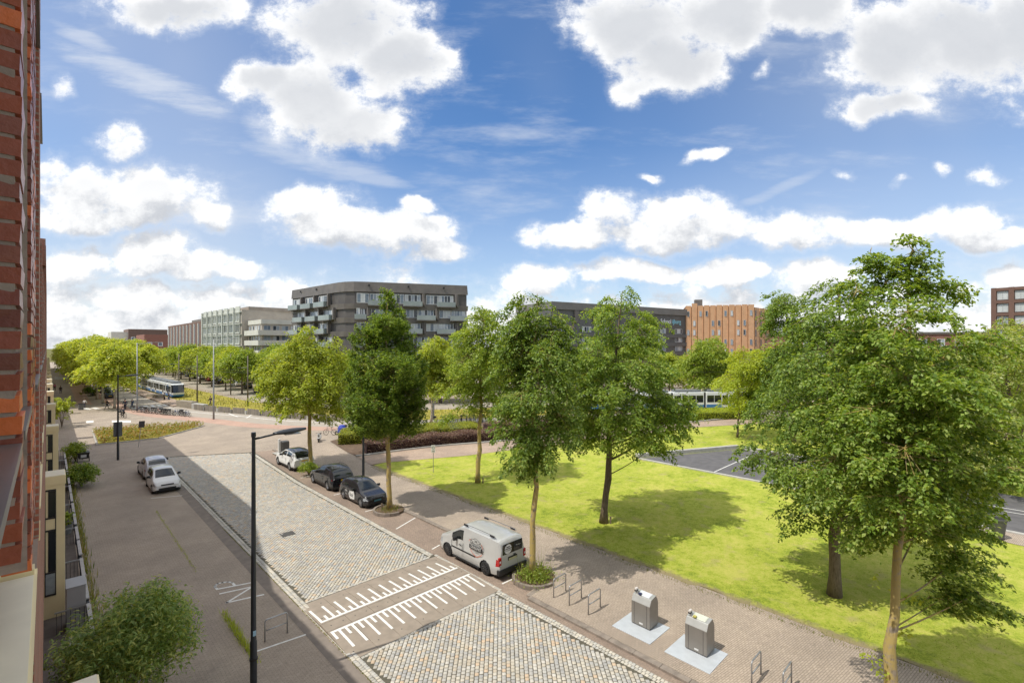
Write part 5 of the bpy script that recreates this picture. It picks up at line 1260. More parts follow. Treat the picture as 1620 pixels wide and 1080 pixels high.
text('Bolt', .36, hatch, 'lettering', BLACK, (xh+.005,.06,.60), (math.pi/2, 0, math.pi/2), .001, 'CENTER', .95)
text('Bolt', .16, hatch, 'lettering', WHITE, (xh+.005,-.72,.76), (math.pi/2, 0, math.pi/2), .001); text('bolt.eu', .08, hatch, 'lettering', WHITE, (xh+.005,-.75,.52), (math.pi/2, 0, math.pi/2), .001)
# black crossover, seen from behind
CT_ = [(-2.2,.86),(-2.18,1.10),(-1.9,1.42),(-1.55,1.60),(-.6,1.68),(.2,1.63),(1.0,1.16),(1.2,1.08),(1.95,.94),(2.2,.66)]
CB_ = [(-2.2,.84),(-1.7,1.10),(-.6,1.06),(1.0,1.00),(1.4,.94),(2.0,.82),(2.2,.6)]
cross = car('parked_car', 'black crossover with yellow rear plate parked behind the decal covered hatchback', 4.5, 1.92, CT_, CB_, 2.80, .36, P_BLK, [(-1.45,-.55),(-.47,.66)], (.22,1.08), (-2.12,-1.60), M_ALLOY, None, BLACK, .24, M_PY, 5, .30, (.70,.86), (.86,1.06), clad=True)
cross.location = (16.22, 37.38, .014)
for sg in (1,-1): MB().tube([(sg*.66,.1,1.63),(sg*.68,-.6,1.70),(sg*.66,-1.5,1.62)], .02, 5).build('roof_rail', BLACK, cross)
# white crossover with dark glass roof
kia = car('parked_car', 'white crossover with dark glass roof parked by the ivy clad tree', 4.75, 1.98, [(y*1.07,z*1.02) for y, z in CT_], [(y*1.07,z*1.02) for y, z in CB_], 2.92, .36, P_WHT, [(-1.55,-.60),(-.50,.70)], (.24,1.15), (-2.26,-1.72), M_ALLOY, M_CG, BLACK, .24, M_PY, 5, .30, (.72,.90), (.92,1.12), clad=True)
kia.location = (16.30, 45.55, .014)
# small white hatchbacks on the left side
i10 = car('parked_car', 'small white hatchback facing us on the shaded side of the street', 4.05, 1.80, [(y*1.0,z*1.04) for y, z in HT], [(y,z*1.04) for y, z in HB], 2.60, .32, P_WHT, [(-1.28,-.48),(-.40,.60)], (.28,1.06), (-1.86,-1.40), M_ALLOY, None, BLACK, .20, M_PW_, 5, .32, (.58,.78), (.80,1.04))
i10.location = (6.46, 45.75, 0); i10.rotation_euler = (0,0,math.pi)
c3 = car('parked_car', 'pale grey hatchback with black lower doors seen from behind beyond the small white one', 4.3, 1.86, [(y*1.06,z*1.06) for y, z in HT], [(y*1.06,z*1.06) for y, z in HB], 2.7, .34, paint('pale_grey_car_paint', (.50,.50,.53), .3, .1), [(-1.35,-.52),(-.44,.62)], (.28,1.12), (-1.98,-1.50), M_BRIM, None, BLACK, .22, M_PY, 5, .32, (.6,.8), (.80,1.0), clad=True)
c3.location = (6.55, 51.0, 0)
# far parked cars
def simple_car(label, pm, kind=0, group=None):
    if kind == 0: return car('parked_car', label, 4.1, 1.72, HT, HB, 2.5, .31, pm, [(-1.3,-.48),(-.40,.62)], (.26,1.08), (-1.9,-1.42), detail=False, group=group)
    return car('parked_car', label, 4.4, 1.85, CT_, CB_, 2.7, .34, pm, [(-1.45,-.55),(-.47,.66)], (.22,1.08), (-2.12,-1.60), detail=False, group=group)
protos = {}
def fcar(label, pm, kind, x, y, rz, group):
    k = (pm.name, kind)
    if k not in protos: o = protos[k] = simple_car(label, pm, kind, group)
    else: o = copy_tree(protos[k])
    o.location = (x, y, .012); o.rotation_euler = (0,0,rz); o['label'] = label; o['group'] = group
GA, GB = 'cars parked along the avenue', 'cars parked along the service road'
fcar('dark car at the near end of the row under the plane trees', P_BLU, 0, 9.5, 133, math.pi, GA)
fcar('grey car second in the row under the plane trees', P_GRY, 0, 9.7, 140, math.pi, GA)
fcar('black car third in the row under the plane trees', P_BLK, 1, 9.7, 148, math.pi, GA)
fcar('farther dark grey car in the row under the plane trees', P_DGR, 0, 9.6, 156, 0, GA)
fcar('white car farthest in the row under the plane trees', P_WHT, 1, 9.4, 166, 0, GA)
sv = OF(-_sg*13.6)
def svp(px, py, off=0.0):
    x, y = G(px, py); i = min(range(len(sv)), key=lambda k: (sv[k].x-x)**2 + (sv[k].y-y)**2); t_ = (sv[max(i-1,0)] - sv[min(i+1,len(sv)-1)]); return x, y, math.atan2(-t_.x, t_.y)
for (px_, py_, pm, kd, lab) in ((346,607,P_BLK,1,'black car on the service road left of the white one, rear to the pole'),(374,611,P_WHT,1,'white car on the service road behind the tram poles'),(390,614,P_DGR,0,'dark hatchback tight behind the white car on the service road'),
   (411,621,P_BLK,0,'black car nearest on the service road by the tram poles'),(425,619,P_GRY,1,'grey car half hidden by the yellow green tree'),(331,603,P_RED,0,'dark red car on the service road'),(318,600,P_WHT,0,'small white car beyond the dark red one'),
   (309,598,P_DGR,0,'dark grey car in the far part of the service road row'),(299,596,P_BLU,1,'dark blue car farther up the service road'),(289,593,P_GRY,0,'grey car far up the service road')):
    x, y, rz = svp(px_, py_); fcar(lab, pm, kd, x, y, rz, GB)
# ------------------------------------------------------------------ trams
M_TW = plain('tram_white', (.68,.70,.70), .35, 0, .06, 1); M_TB = plain('tram_blue', (.035,.16,.42), .35, 0, .08, 1)
def tram(name, label, path, nsec=5, nose=True):
    """sections follow the track polyline; first point is the front"""
    t = thing(name, label, 'tram', (path[0].x, path[0].y, 0)); o = path[0]
    P_ = [Vector((p.x-o.x, p.y-o.y)) for p in path]
    cum = [0]
    for a, b_ in zip(P_, P_[1:]): cum.append(cum[-1] + (b_-a).length)
    def at(s_): return Vector((np.interp(s_, cum, [p.x for p in P_]), np.interp(s_, cum, [p.y for p in P_])))
    LS = 5.6; hw, z0, z1 = 1.15, .28, 3.0
    for k in range(nsec):
        s0, s1 = k*(LS+.35) + (.0), k*(LS+.35)+LS
        a, b_ = at(s0), at(s1); ax = (b_-a).normalized(); n_ = Vector((-ax.y, ax.x)); c = (a+b_)/2; h = (b_-a).length/2
        def bo(m, l0, l1, w0, w1, za, zb):
            q = [c + ax*l + n_*w for l, w in ((l0,w0),(l1,w0),(l1,w1),(l0,w1))]; m.add([(p.x,p.y,za) for p in q] + [(p.x,p.y,zb) for p in q], [(0,3,2,1),(4,5,6,7),(0,1,5,4),(1,2,6,5),(2,3,7,6),(3,0,4,7)])
            return m
        l0 = -h + (.9 if k == 0 and nose else 0)
        body = bo(MB(), l0, h, -hw, hw, z0, z1).build('car_section', M_TW, t, bev=.10, seg=3)
        for sg in (1,-1):
            w0, w1 = sorted((sg*(hw-.02), sg*(hw+.012)))
            bo(MB(), l0+.05, h-.05, w0, w1, .34, .86).build('blue_skirt', M_TB, body)
            nwin = 4; st = (h-l0-.3)/nwin
            for q in range(nwin):
                a0 = l0 + .15 + q*st
                if q == (1 if k % 2 else 2): 
                    dr = bo(MB(), a0+.02, a0+st-.02, w0-.004, w1+.006, .40, 2.62).build('door', M_TB if k == 0 else M_TW, body); bo(MB(), a0+.14, a0+st-.14, w0-.01, w1+.014, .75, 2.45).build('door_pane', M_CG, dr)
                else: bo(MB(), a0+.05, a0+st-.05, w0-.004, w1+.004, 1.25, 2.45).build('window', M_CG, body)
        m = bo(MB(), l0+.5, h-.4, -.85, .85, z1+.002, z1+.38); m.build('roof_unit', plain('tram_roof_grey', (.16,.17,.18), .6), body, bev=.08)
        bo(MB(), l0+.3, h-.2, -.9, .9, .10, z0).build('bogie', BLACK, body)
        if k < nsec-1: q = MB(); bo(q, h-.02, h+.38, -hw+.12, hw-.12, z0+.05, z1-.08); q.build('bellows', RUBBER, t)
        if k == 0 and nose:
            nv = []
            prof = [(.0,.30),(-.55,.34),(-.80,.75),(-.84,1.15),(-.55,2.15),(-.25,2.75),(.0,2.97)]
            m = MB()
            for w_, pin in ((-hw,.0),(-hw*.8,-.12),(0,-.2),(hw*.8,-.12),(hw,.0)):
                for (dl, z) in prof:
                    l = l0 + dl*(1 if abs(w_) < hw else .55) + (pin if dl < 0 else 0); p = c + ax*l + n_*w_; m.v.append((p.x,p.y,z))
            npf = len(prof)
            for i in range(4):
                for j in range(npf-1): m.f.append((i*npf+j, i*npf+j+1, (i+1)*npf+j+1, (i+1)*npf+j)); m.m.append(0 if j not in (0,1,3,4) else (1 if j < 2 else 2) if not (j in (3,4) and i in ()) else 0)
            m.build('nose', [M_TW, M_TB, M_CG], t)
            for sg in (1,-1): q = MB(); p = c + ax*(l0-.86) + n_*sg*.75; q.lathe([(.1,0),(.0,.03)], (p.x,p.y,.98), 10); q.build('headlight', M_LAMP, t)
            q = MB(); bo(q, l0-.32, l0-.25, -.75, .75, 2.60, 2.84); q.build('destination_board', BLACK, t)
    return t
trk = OF(-_sg*3.2)
i0 = min(range(len(trk)), key=lambda i: (trk[i]-Vector(G(302,629))).length); tram('tram', 'blue and white tram waiting at the stop left of the square', trk[i0::-1], 6)
i0 = min(range(len(trk)), key=lambda i: (trk[i]-Vector(G(905,650))).length); tram('tram', 'white tram half hidden behind the park trees and hedge', trk[i0:], 6)
# ------------------------------------------------------------------ street furniture
def street_lamp(label, x, y, z=0, h=8.1, az=0.0, mat=None, arm=1.30, group='black street lamps with one raised arm'):
    t = thing('street_lamp', label, 'street lamp', (x, y, z), az, group); mat = mat or DARKPOLE
    MB().tube([(0,0,0),(0,0,1.5),(0,0,1.55),(0,0,h)], [.105,.105,.085,.055], 14).tube([(0,0,h-.02),(0,0,h+.12)], [.075,.07], 12).build('post', mat, t, smooth='auto')
    MB().tube([(0,0,h-.1),(.5,0,h-.04),(arm-.55,0,h-.01)], [.035,.033,.03], 8).build('arm', mat, t, smooth=True)
    hd = MB(); n = 11
    for k in range(n):
        s_ = k/(n-1); x_ = arm - .7 + 1.05*s_; w_ = .045 + .15*math.sin(math.pi*min(1, s_*.93 + .04))**.8; hh = .035 + .05*math.sin(math.pi*min(1, s_*.95+.03))
        for j in range(10):
            a = 2*math.pi*j/10; hd.v.append((x_, w_*math.cos(a), h + .0 + .05*s_ + hh*math.sin(a)))
    for k in range(n-1):
        for j in range(10): hd.f.append((k*10+j, (k+1)*10+j, (k+1)*10+(j+1) % 10, k*10+(j+1) % 10)); hd.m.append(0)
    hd.f += [tuple(range(10)), tuple(range((n-1)*10, n*10))[::-1]]; hd.m += [0, 0]
    hd.build('lamp_head', mat, t, smooth=True)
    MB().bx(arm-.35, arm+.15, -.10, .10, h-.085, h-.055).build('lens', M_LAMP, t)
    return t
nl = street_lamp('nearest black lamp post on the shaded paving with a small blue sticker', 4.77, 16.9)
MB().bx(-.045,.045,-.1105,-.100,1.72,1.88).build('sticker', plain('sticker_blue', (.35,.55,.68), .4, 0, .3, 30), nl); MB().lathe([(.09,0),(.125,.01),(.125,.08),(.09,.09)], (0,0,.9), 14).build('clamp', BLACK, nl)
l2 = street_lamp('black lamp post with two traffic sign backs near the wild flower island', 4.9, 59.8)
MB().bx(-.34,.34,.10,.13,2.25,3.65).build('sign_back', plain('sign_back_grey', (.13,.135,.14), .5, .3), l2)
street_lamp('black lamp post on the sunny pavement behind the parked hatchback', 18.88, 37.3, .1)
def tall_pole(label, px, py, h, az, arm=2.6):
    x, y = G(px, py); t = thing('street_light', label, 'street light', (x, y, 0), az, 'tall grey street lights at the junction')
    MB().tube([(0,0,0),(0,0,2.0),(0,0,h)], [.14,.12,.07], 10).build('post', GREYPOLE, t, smooth=True); MB().tube([(0,0,h-.2),(arm,0,h+.1)], [.045,.035], 6).build('arm', GREYPOLE, t); MB().bx(arm-.1,arm+.8,-.12,.12,h+.06,h+.16).build('lamp_head', GREYPOLE, t, bev=.03); return t
tall_pole('tall grey street light standing at the kerb in front of the timber fence', 338, 663, 12.0, math.radians(-35))
tall_pole('tall grey street light beside the row of parked bicycles', 217, 650, 11.5, math.radians(10))
tall_pole('grey street light across the cycle path beside the slim yellow green tree', 686, 664, 8.2, math.radians(200), 1.2)
tall_pole('tall grey street light behind the service road cars', 400, 590, 13.0, math.radians(150))
cp = [(312,641),(283,626),(365,624),(392,642),(244,592),(277,599),(465,652),(1118,640),(1012,646),(640,652)]
for i, (a, b_) in enumerate(cp):
    x, y = G(a, b_); t = thing('catenary_pole', ['brown tram wire pole in front of the waiting tram','brown tram wire pole beside the tram window','brown tram wire pole in the wild grass of the track','brown tram wire pole by the timber fence','tram wire pole behind the tail of the tram','tram wire pole far up the track','tram wire pole hidden by the yellow green tree','tram wire pole beside the far tram','tram wire pole behind the tiered lawn tree','tram wire pole behind the hornbeam'][i], 'pole', (x, y, 0), 0, 'tram wire poles')
    MB().tube([(0,0,0),(0,0,9.2)], [.13,.09], 8).build('post', plain('weathered_pole', (.15,.125,.10), .7, .2), t, smooth=True)
    ax = offset(FR, 0); MB().tube([(0,0,7.0),(-1.9,-.9,7.1)], .03, 5).build('bracket', STEEL, t)
wire = MB()
for dd in (-3.2, -7.4): 
    w_ = OF(_sg*dd); wire.tube([(p.x, p.y, 6.4) for p in w_[::4]], .016, 4)
tag(wire.build('tram_wire', plain('copper_wire', (.05,.045,.04), .5)), 'thin overhead tram wires stretched along the curving track', 'wire')
# sign posts
t = thing('sign_post', 'leaning grey sign post, plate seen from behind, by the flower island', 'sign', (*G(219,707),0)); MB().tube([(0,0,0),(.28,.1,2.75)], .03, 8).build('post', STEEL, t); MB().add([(.0,.1,2.1),(.5,-.12,2.1),(.56,-.10,2.8),(.06,.12,2.8)], [(0,1,2,3)]).add([(.01,.13,2.1),(.51,-.09,2.1),(.57,-.07,2.8),(.07,.15,2.8)], [(3,2,1,0)]).build('sign_plate', plain('sign_back_dark', (.10,.10,.105), .5, .3), t)
x, y = G(685.5, 747, .12); t = thing('sign_post', 'small white notice with a round mark on a thin post at the lawn edge', 'sign', (x, y, .12), -TH)
MB().tube([(0,0,0),(0,0,2.35)], .028, 8).build('post', STEEL, t); MB().bx(-.17,.17,-.045,-.03,1.72,2.36).build('sign_plate', WHITE, t, bev=.01)
MB().lathe([(.085,0),(.12,-.001),(.12,-.004),(.085,-.005)], (0,-.047,2.14), 20, 'y').build('round_mark', plain('sign_grey', (.12,.12,.13), .5), t); MB().bx(-.11,.11,-.05,-.046,1.86,1.89).bx(-.11,.11,-.05,-.046,1.80,1.83).build('text_line', plain('sign_grey', (.12,.12,.13), .5), t)
# underground waste containers
M_BIN = plain('brushed_bin_steel', (.25,.23,.205), .40, .3, .08, 3); M_BINT = plain('bin_top_steel', (.42,.42,.40), .35, .3, .08, 5); M_PLT = plain('galvanised_plate', (.52,.55,.58), .5, .1, .10, 3)
def waste_bin(label, p, flag):
    t = thing('waste_container', label, 'waste container', (p[0], p[1], .1), 0, 'steel waste containers on the pavement')
    MB().bx(-.72,.78,-.82,.82,0,.022).build('base_plate', M_PLT, t, bev=.006)
    y0, y1 = -.40,.40; prof = [(.0,.06),(.0,.92),(.13,1.14),(.48,1.20),(.60,1.02),(.64,.90),(.64,.06)]
    m = MB(); n = len(prof); m.v = [(x,y0,z) for x,z in prof] + [(x,y1,z) for x,z in prof]; m.f = [tuple(range(n)), tuple(range(n,2*n))[::-1]] + [(i,n+i,n+(i+1) % n,(i+1) % n) for i in range(n)]; m.m = [0,0] + [0,1,1,1,0,0,0]
    m.build('body', [M_BIN, M_BINT], t, bev=.012)
    MB().bx(.03,.61,y0+.03,y1-.03,.02,.062).build('plinth', BLACK, t)
    for yy in (y0+.13, y1-.13): MB().bx(-.0035,-.001,yy-.006,yy+.006,.07,.91).build('seam', BLACK, t)
    MB().bx(-.006,-.001,-.10,.05,.13,.19).build('label', WHITE, t)
    # filling drum hatch: sloping lid, lever and pale paper on top
    MB().add([(.16,-.28,1.155),(.46,-.28,1.205),(.46,.22,1.205),(.16,.22,1.155),(.18,-.26,1.175),(.44,-.26,1.222),(.44,.20,1.222),(.18,.20,1.175)], [(4,5,6,7),(0,1,5,4),(1,2,6,5),(2,3,7,6),(3,0,4,7)]).build('hatch', plain('hatch_cream', (.58,.60,.50), .5, 0, .1, 9) if flag else plain('hatch_white', (.60,.62,.64), .5, 0, .1, 9), t)
    MB().tube([(.20,.27,1.15),(.20,.30,1.32)], .028, 8).bx(.13,.27,.26,.34,1.30,1.36).build('lever', plain('lever_pale', (.60,.56,.52), .5), t); MB().bx(.13,.27,.255,.345,1.24,1.30).build('lever_grip', BLACK, t)
    MB().bx(.10,.22,.05,.16,1.19,1.23).build('lock', plain('lock_blue', (.03,.035,.09), .5) if not flag else plain('lock_yellow', (.45,.40,.10), .5), t)
    return t
waste_bin('steel waste container with dark blue lock, beside the three bike hoops', (16.53,9.93), 0)
q = G(1088, 1033, .1); p2 = (16.53, 7.72); waste_bin('steel waste container with cream hatch, nearer of the two', p2, 1)
# bike hoops
def hoop(label, x, y, z=.1, w=.82, az=0):
    t = thing('bike_rack', label, 'bike rack', (x, y, z), az, 'steel bike hoops')
    r = .09; h = .80; pts = [(0,0,0),(0,0,h-r)] + [(r-r*math.cos(a), 0, h-r+r*math.sin(a)) for a in [math.pi/2*k/5 for k in range(1,6)]] + [(w-r+r*math.sin(a), 0, h-r+r*math.cos(a)) for a in [math.pi/2*k/5 for k in range(0,6)]] + [(w,0,0)]
    MB().tube(pts, .026, 8).build('hoop', STEEL, t, smooth=True); MB().tube([(0,0,.40),(w,0,.40)], .022, 8).build('cross_bar', STEEL, t, smooth=True); return t
for lab, y in (('bike hoop next to the overgrown tree pit',13.72),('middle bike hoop of the three on the sunny pavement',12.85),('bike hoop nearest the waste containers',11.86)): hoop(lab, 15.78, y)
hoop('bike hoop at the bottom edge beyond the waste containers', 16.2, 5.72); hoop('farther right bike hoop cut by the bottom edge', 16.35, 4.85)
hoop('single bike hoop on the left paving by the NP letters', 5.82, 19.25, 0, .80)
# square waste column and slab by the white crossover
x, y = 17.35, 51.2; t = thing('waste_container', 'dark grey waste column on a concrete slab beyond the white crossover', 'waste container', (x, y, .1), 0)
MB().bx(-.9,.9,-1,1,0,.03).build('base_plate', CONC, t); MB().bx(-.36,.36,-.36,.36,.03,1.25).build('body', plain('dark_bin', (.09,.088,.085), .5, .2), t, bev=.08); MB().bx(-.62,-.42,-.1,.1,.03,1.5).build('card_post', WHITE, t)
t = thing('litter_bin', 'grey round litter bin at the street corner by a man in white', 'litter bin', (*G(128,648),0)); MB().lathe([(.32,0),(.36,.1),(.36,1.0),(.30,1.05),(.22,1.06)], (0,0,0), 16).build('body', plain('bin_grey', (.16,.16,.155), .6), t, smooth='auto'); MB().lathe([(.38,1.0),(.38,1.08),(.2,1.1)], (0,0,0), 16).build('rim', DARKPOLE, t)
x, y = 38.6, .45; t = thing('litter_bin', 'dark tapering litter bin beside the court path', 'litter bin', (x, y, .13)); MB().lathe([(.28,0),(.40,1.05),(.43,1.06),(.43,1.14),(.36,1.15),(.34,.9)], (0,0,0), 18).build('body', plain('dark_bin', (.09,.088,.085), .5, .2), t, smooth='auto'); MB().lathe([(.30,0),(.30,.06)], (0,0,0), 16).build('foot', BLACK, t)
# benches
for lab, px, py, az in (('bench beside the slim tree across the cycle path',690,638,-.4),('second bench farther along the red paving',820,634,-.4)):
    x, y = G(px, py); t = thing('bench', lab, 'bench', (x,y,0), az, 'benches across the square')
    for k in range(3): MB().bx(-1.3,1.3,-.3+.2*k,-.14+.2*k,.44,.49).build('slat', plain('bench_wood', (.14,.095,.07), .7), t)
    for k in range(2): MB().bx(-1.3,1.3,.33,.37,.6+.18*k,.74+.18*k).build('slat', plain('bench_wood', (.14,.095,.07), .7), t)
    for sx_ in (-1,1): MB().bx(sx_*1.0-.04,sx_*1.0+.04,-.3,.36,0,.44).build('leg', DARKPOLE, t)
# timber fence bays along the track
M_TIM = islands('grey_timber', [(.27,.235,.19),(.235,.205,.17),(.30,.26,.21),(.21,.185,.155)], .9, .2, 6, .003)
fc = OF(_sg*.55); i0 = min(range(len(fc)), key=lambda i: (fc[i]-Vector(G(296,648))).length); i1 = min(range(len(fc)), key=lambda i: (fc[i]-Vector(G(655,668))).length)
fpts = fc[i0:i1+1]; nseg = 0; s_acc = 0
seglen = 3.4; cum = [0]
for a, b_ in zip(fpts, fpts[1:]): cum.append(cum[-1] + (b_-a).length)
def fat(s_): return Vector((np.interp(s_, cum, [p.x for p in fpts]), np.interp(s_, cum, [p.y for p in fpts])))
s_ = 0; k = 0
tf = thing('timber_fence', 'low grey timber fence of upright slats along the tram track', 'fence', (0,0,0))
while s_ + seglen < cum[-1]:
    a, b_ = fat(s_), fat(s_+seglen-.5); ax = (b_-a).normalized(); L_ = (b_-a).length
    MB().obx((a+b_)/2, ax, L_/2, .02, .78, .86).obx((a+b_)/2, ax, L_/2, .02, .2, .28).build('rail', M_TIM, tf)
    m = MB(); q = .06
    n_ = Vector((ax.y, -ax.x)) * (1 if Vector((ax.y,-ax.x)).dot(-a) > 0 else -1)
    while q < L_: m.obx(a + ax*q + n_*.035, ax, .05, .012, .08, .96 + R.uniform(-.02,.02)); q += .125
    o = m.build('slats', M_TIM, tf); o['kind'] = 'stuff'
    MB().obx(b_ + ax*.2, ax, .17, .14, 0, .62).build('concrete_foot', CONC if k % 2 else DCONC, tf)
    s_ += seglen; k += 1
# tram stop: platform and concrete blocks
sp = [Vector(G(*p)) for p in ((232,618),(262,610))]
st_ = OF(-_sg*.6); i0 = min(range(len(st_)), key=lambda i: abs(st_[i].y-104)); i1 = min(range(len(st_)), key=lambda i: abs(st_[i].y-150))
a_, b_ = OF(-_sg*1.6)[i1:i0], OF(_sg*1.4)[i1:i0]
MB().prism([(p.x,p.y) for p in a_] + [(p.x,p.y) for p in b_][::-1], .0, .22).build('tram_platform', M_PATH)['kind'] = 'structure'
M_STB = pavers('stone_block', (.30,.26,.20), (.25,.215,.165), (.18,.15,.12), .5, .25, 0, .02, .2, True)
for lab, (px, py), (lx, ly, h) in (('long rough stone block at the head of the tram stop',(296,644),(2.6,1.1,1.15)),('second rough stone block beside the tram stop ramp',(246,630),(2.4,1.2,.9)),('pale concrete block in front of the tram nose',(316,647),(1.9,.8,.95))):
    x, y = G(px, py); o = MB().obx((0,0),(.28,-.96),lx,ly*.5,0,h).build('stone_block', M_STB if 'pale' not in lab else CONC, bev=.04); o.location = (x,y,0); tag(o, lab, 'stone block')
# garden fence and things in the front gardens
gf_i = 0
for k in range(9):
    y0 = 14.2 + 5.5*k; t = thing('garden_fence', 'dark steel front garden fence, ' + ['bay beside the butterfly bush','bay just beyond the butterfly bush','bay with the big flower pot behind it','bay beside the second cream bay','bay below the pale green shrub','bay with the leafy shrub hanging over it','bay opposite the white hatchbacks','bay beside the cargo bike','last bay before the low annex'][k], 'fence', (1.14, y0, 0), 0, 'front garden fences')
    for yy in (0, 2.6, 5.2): MB().bx(-.035,.035,yy-.035,yy+.035,0,1.06).build('post', DARKPOLE, t)
    for yy in (.15, 2.75): MB().bx(-.06,.06,yy,yy+2.35,1.0,1.05).build('top_rail', plain('pale_rail', (.42,.40,.38), .6, 0, .15, 4), t)
    m = MB()
    for q in range(18): m.bx(-.012,.012,.15+.28*q,.174+.28*q,.1,1.0)
    o = m.build('bars', DARKPOLE, t); o['kind'] = 'stuff'
    MB().bx(-.95,0,5.18,5.22,.93,.98).build('cross_rail', STEEL, t); m = MB()
    for q in range(7): m.bx(-.9+.13*q,-.885+.13*q,5.19,5.21,.1,.93)
    o = m.build('cross_bars', DARKPOLE, t); o['kind'] = 'stuff'
sheet('garden_paving', [(-.2,10),(1.1,10),(1.1,66),(-.2,66)], .01, plain('garden_tiles', (.13,.11,.095), .9, 0, .3, 2))
for lab, y, h in (('tall grey meter cabinet in the front garden behind the cream bay',25.5,1.7),('lower grey meter cabinet beside the butterfly bush',21.0,1.35)):
    o = MB().bx(-.28,.28,-.5,.5,0,h).bx(-.30,.30,-.52,.52,h,h+.04).build('meter_cabinet', plain('cabinet_grey', (.34,.34,.35), .5, .1, .08, 2), bev=.015); o.location = (.80, y, .01); tag(o, lab, 'cabinet')
o = MB().lathe([(.26,0),(.34,.5),(.37,.5),(.37,.56),(.31,.56)], (0,0,0), 18).build('flower_pot', plain('pot_grey', (.20,.21,.21), .6), smooth='auto'); o.location = (.75,38.4,.01); tag(o, 'grey flower pot behind the garden fence', 'flower pot')
for lab, (px, py) in (('short wooden stake beside the wide tiered lawn tree',(966,828)),('short wooden stake beside the loose pale lawn tree',(764,764)),('wooden post at the edge of the bare tree pit',(604,806))):
    x, y = G(px, py, .107); o = MB().lathe([(.05,0),(.05,.42),(.0,.45)], (0,0,0), 8).build('stake', plain('stake_wood', (.20,.15,.10), .9, 0, .3, 8)); o.location = (x, y, .107); tag(o, lab, 'stake')
# ------------------------------------------------------------------ bicycles and scooters
def bicycle(label, mat, group=None, crate=False):
    t = thing('bicycle', label, 'bicycle', (0,0,0), 0, group)
    for y, nm in ((.52,'front_wheel'),(-.52,'rear_wheel')):
        m = MB(); n = 16
        pts = [(0, y+.34*math.cos(2*math.pi*k/n), .35+.34*math.sin(2*math.pi*k/n)) for k in range(n+1)]; m.tube(pts, .022, 5, cap=False)
        for k in range(6): a = math.pi*k/6; m.tube([(0,y+.33*math.cos(a),.35+.33*math.sin(a)),(0,y-.33*math.cos(a),.35-.33*math.sin(a))], .005, 3)
        m.build(nm, RUBBER, t)
    m = MB(); 
    for a, b_ in (((0,.52,.35),(0,.36,.92)),((0,.38,.86),(0,-.08,.30)),((0,.38,.80),(0,-.18,.78)),((0,-.08,.30),(0,-.24,.92)),((0,-.08,.30),(0,-.52,.35)),((0,-.20,.78),(0,-.52,.35))): m.tube([a,b_], .02, 5)
    m.build('frame', mat, t)
    MB().tube([(-.28,.22,1.04),(-.16,.36,1.06),(.16,.36,1.06),(.28,.22,1.04)], .016, 5).tube([(0,.36,.92),(0,.35,1.06)], .016, 5).build('handlebar', STEEL, t)
    MB().bx(-.08,.08,-.38,-.12,.93,.99).build('saddle', BLACK, t, bev=.03); MB().bx(-.07,.07,-.80,-.35,.70,.72).build('carrier', BLACK, t)
    if crate: MB().bx(-.2,.2,.42,.78,.82,1.05).build('front_crate', plain('crate_black', (.03,.03,.03), .7), t)
    return t
BM = [plain('bike_black', (.02,.02,.022), .4, .2), plain('bike_blue', (.05,.10,.22), .4, .1), plain('bike_grey', (.20,.21,.22), .4, .3), plain('bike_white', (.55,.55,.55), .4), plain('bike_red', (.28,.04,.04), .4)]
bp = [bicycle('', m, None, i in (0,3)) for i, m in enumerate(BM)]; bu = set()
def put_bike(i, x, y, az, lab, grp):
    p = bp[i % 5]; f = p.name not in bu; bu.add(p.name); place(p, f, (x, y, R.uniform(0,.01)), az, lab, grp)
a, b_ = Vector(G(216,652)), Vector(G(296,659)); 
for k in range(22):
    q = a.lerp(b_, k/21); put_bike(R.choice([0,0,2,0,1,3,0,2,4]), q.x + R.uniform(-.25,.25), q.y + R.uniform(-.25,.25), .55 + R.uniform(-.25,.25), 'bicycle in the tight row parked in front of the zebra crossing', 'bicycles parked at the junction')
a, b_ = Vector(G(690,671)), Vector(G(830,664))
for k in range(20):
    q = a.lerp(b_, k/19); put_bike(k, q.x + R.uniform(-.2,.2), q.y + R.uniform(-.2,.2), -.5 + R.uniform(-.3,.3), 'bicycle in the line parked behind the green and purple hedges', 'bicycles parked behind the hedges')
for px, py, i, az, lab in ((522,688,2,.7,'lone grey bicycle between the white scooter and the blue cover'),(551,684,0,1.9,'black bicycle right of the blue covered scooter'),(565,683,0,.4,'black bicycle with crate behind the green hedge'),(672,676,2,.9,'grey bicycle against the slim tree trunk'),(138,622,0,1.2,'black bicycle lying by the avenue bush'),(145,627,2,.8,'grey bicycle under the second plane tree'),(120,600,1,.8,'blue bicycle parked up the avenue pavement'),(124,603,0,1.1,'black bicycle parked up the avenue pavement'),(446,613,0,.5,'bicycle beyond the service road, behind the yellow green tree')):
    x, y = G(px, py); put_bike(i, x, y, az, lab, 'single parked bicycles')
for i, p in enumerate(bp):
    if p.name not in bu: put_bike(i, *G(835+8*i,664), .3, 'bicycle in the line parked behind the green and purple hedges', 'bicycles parked behind the hedges')
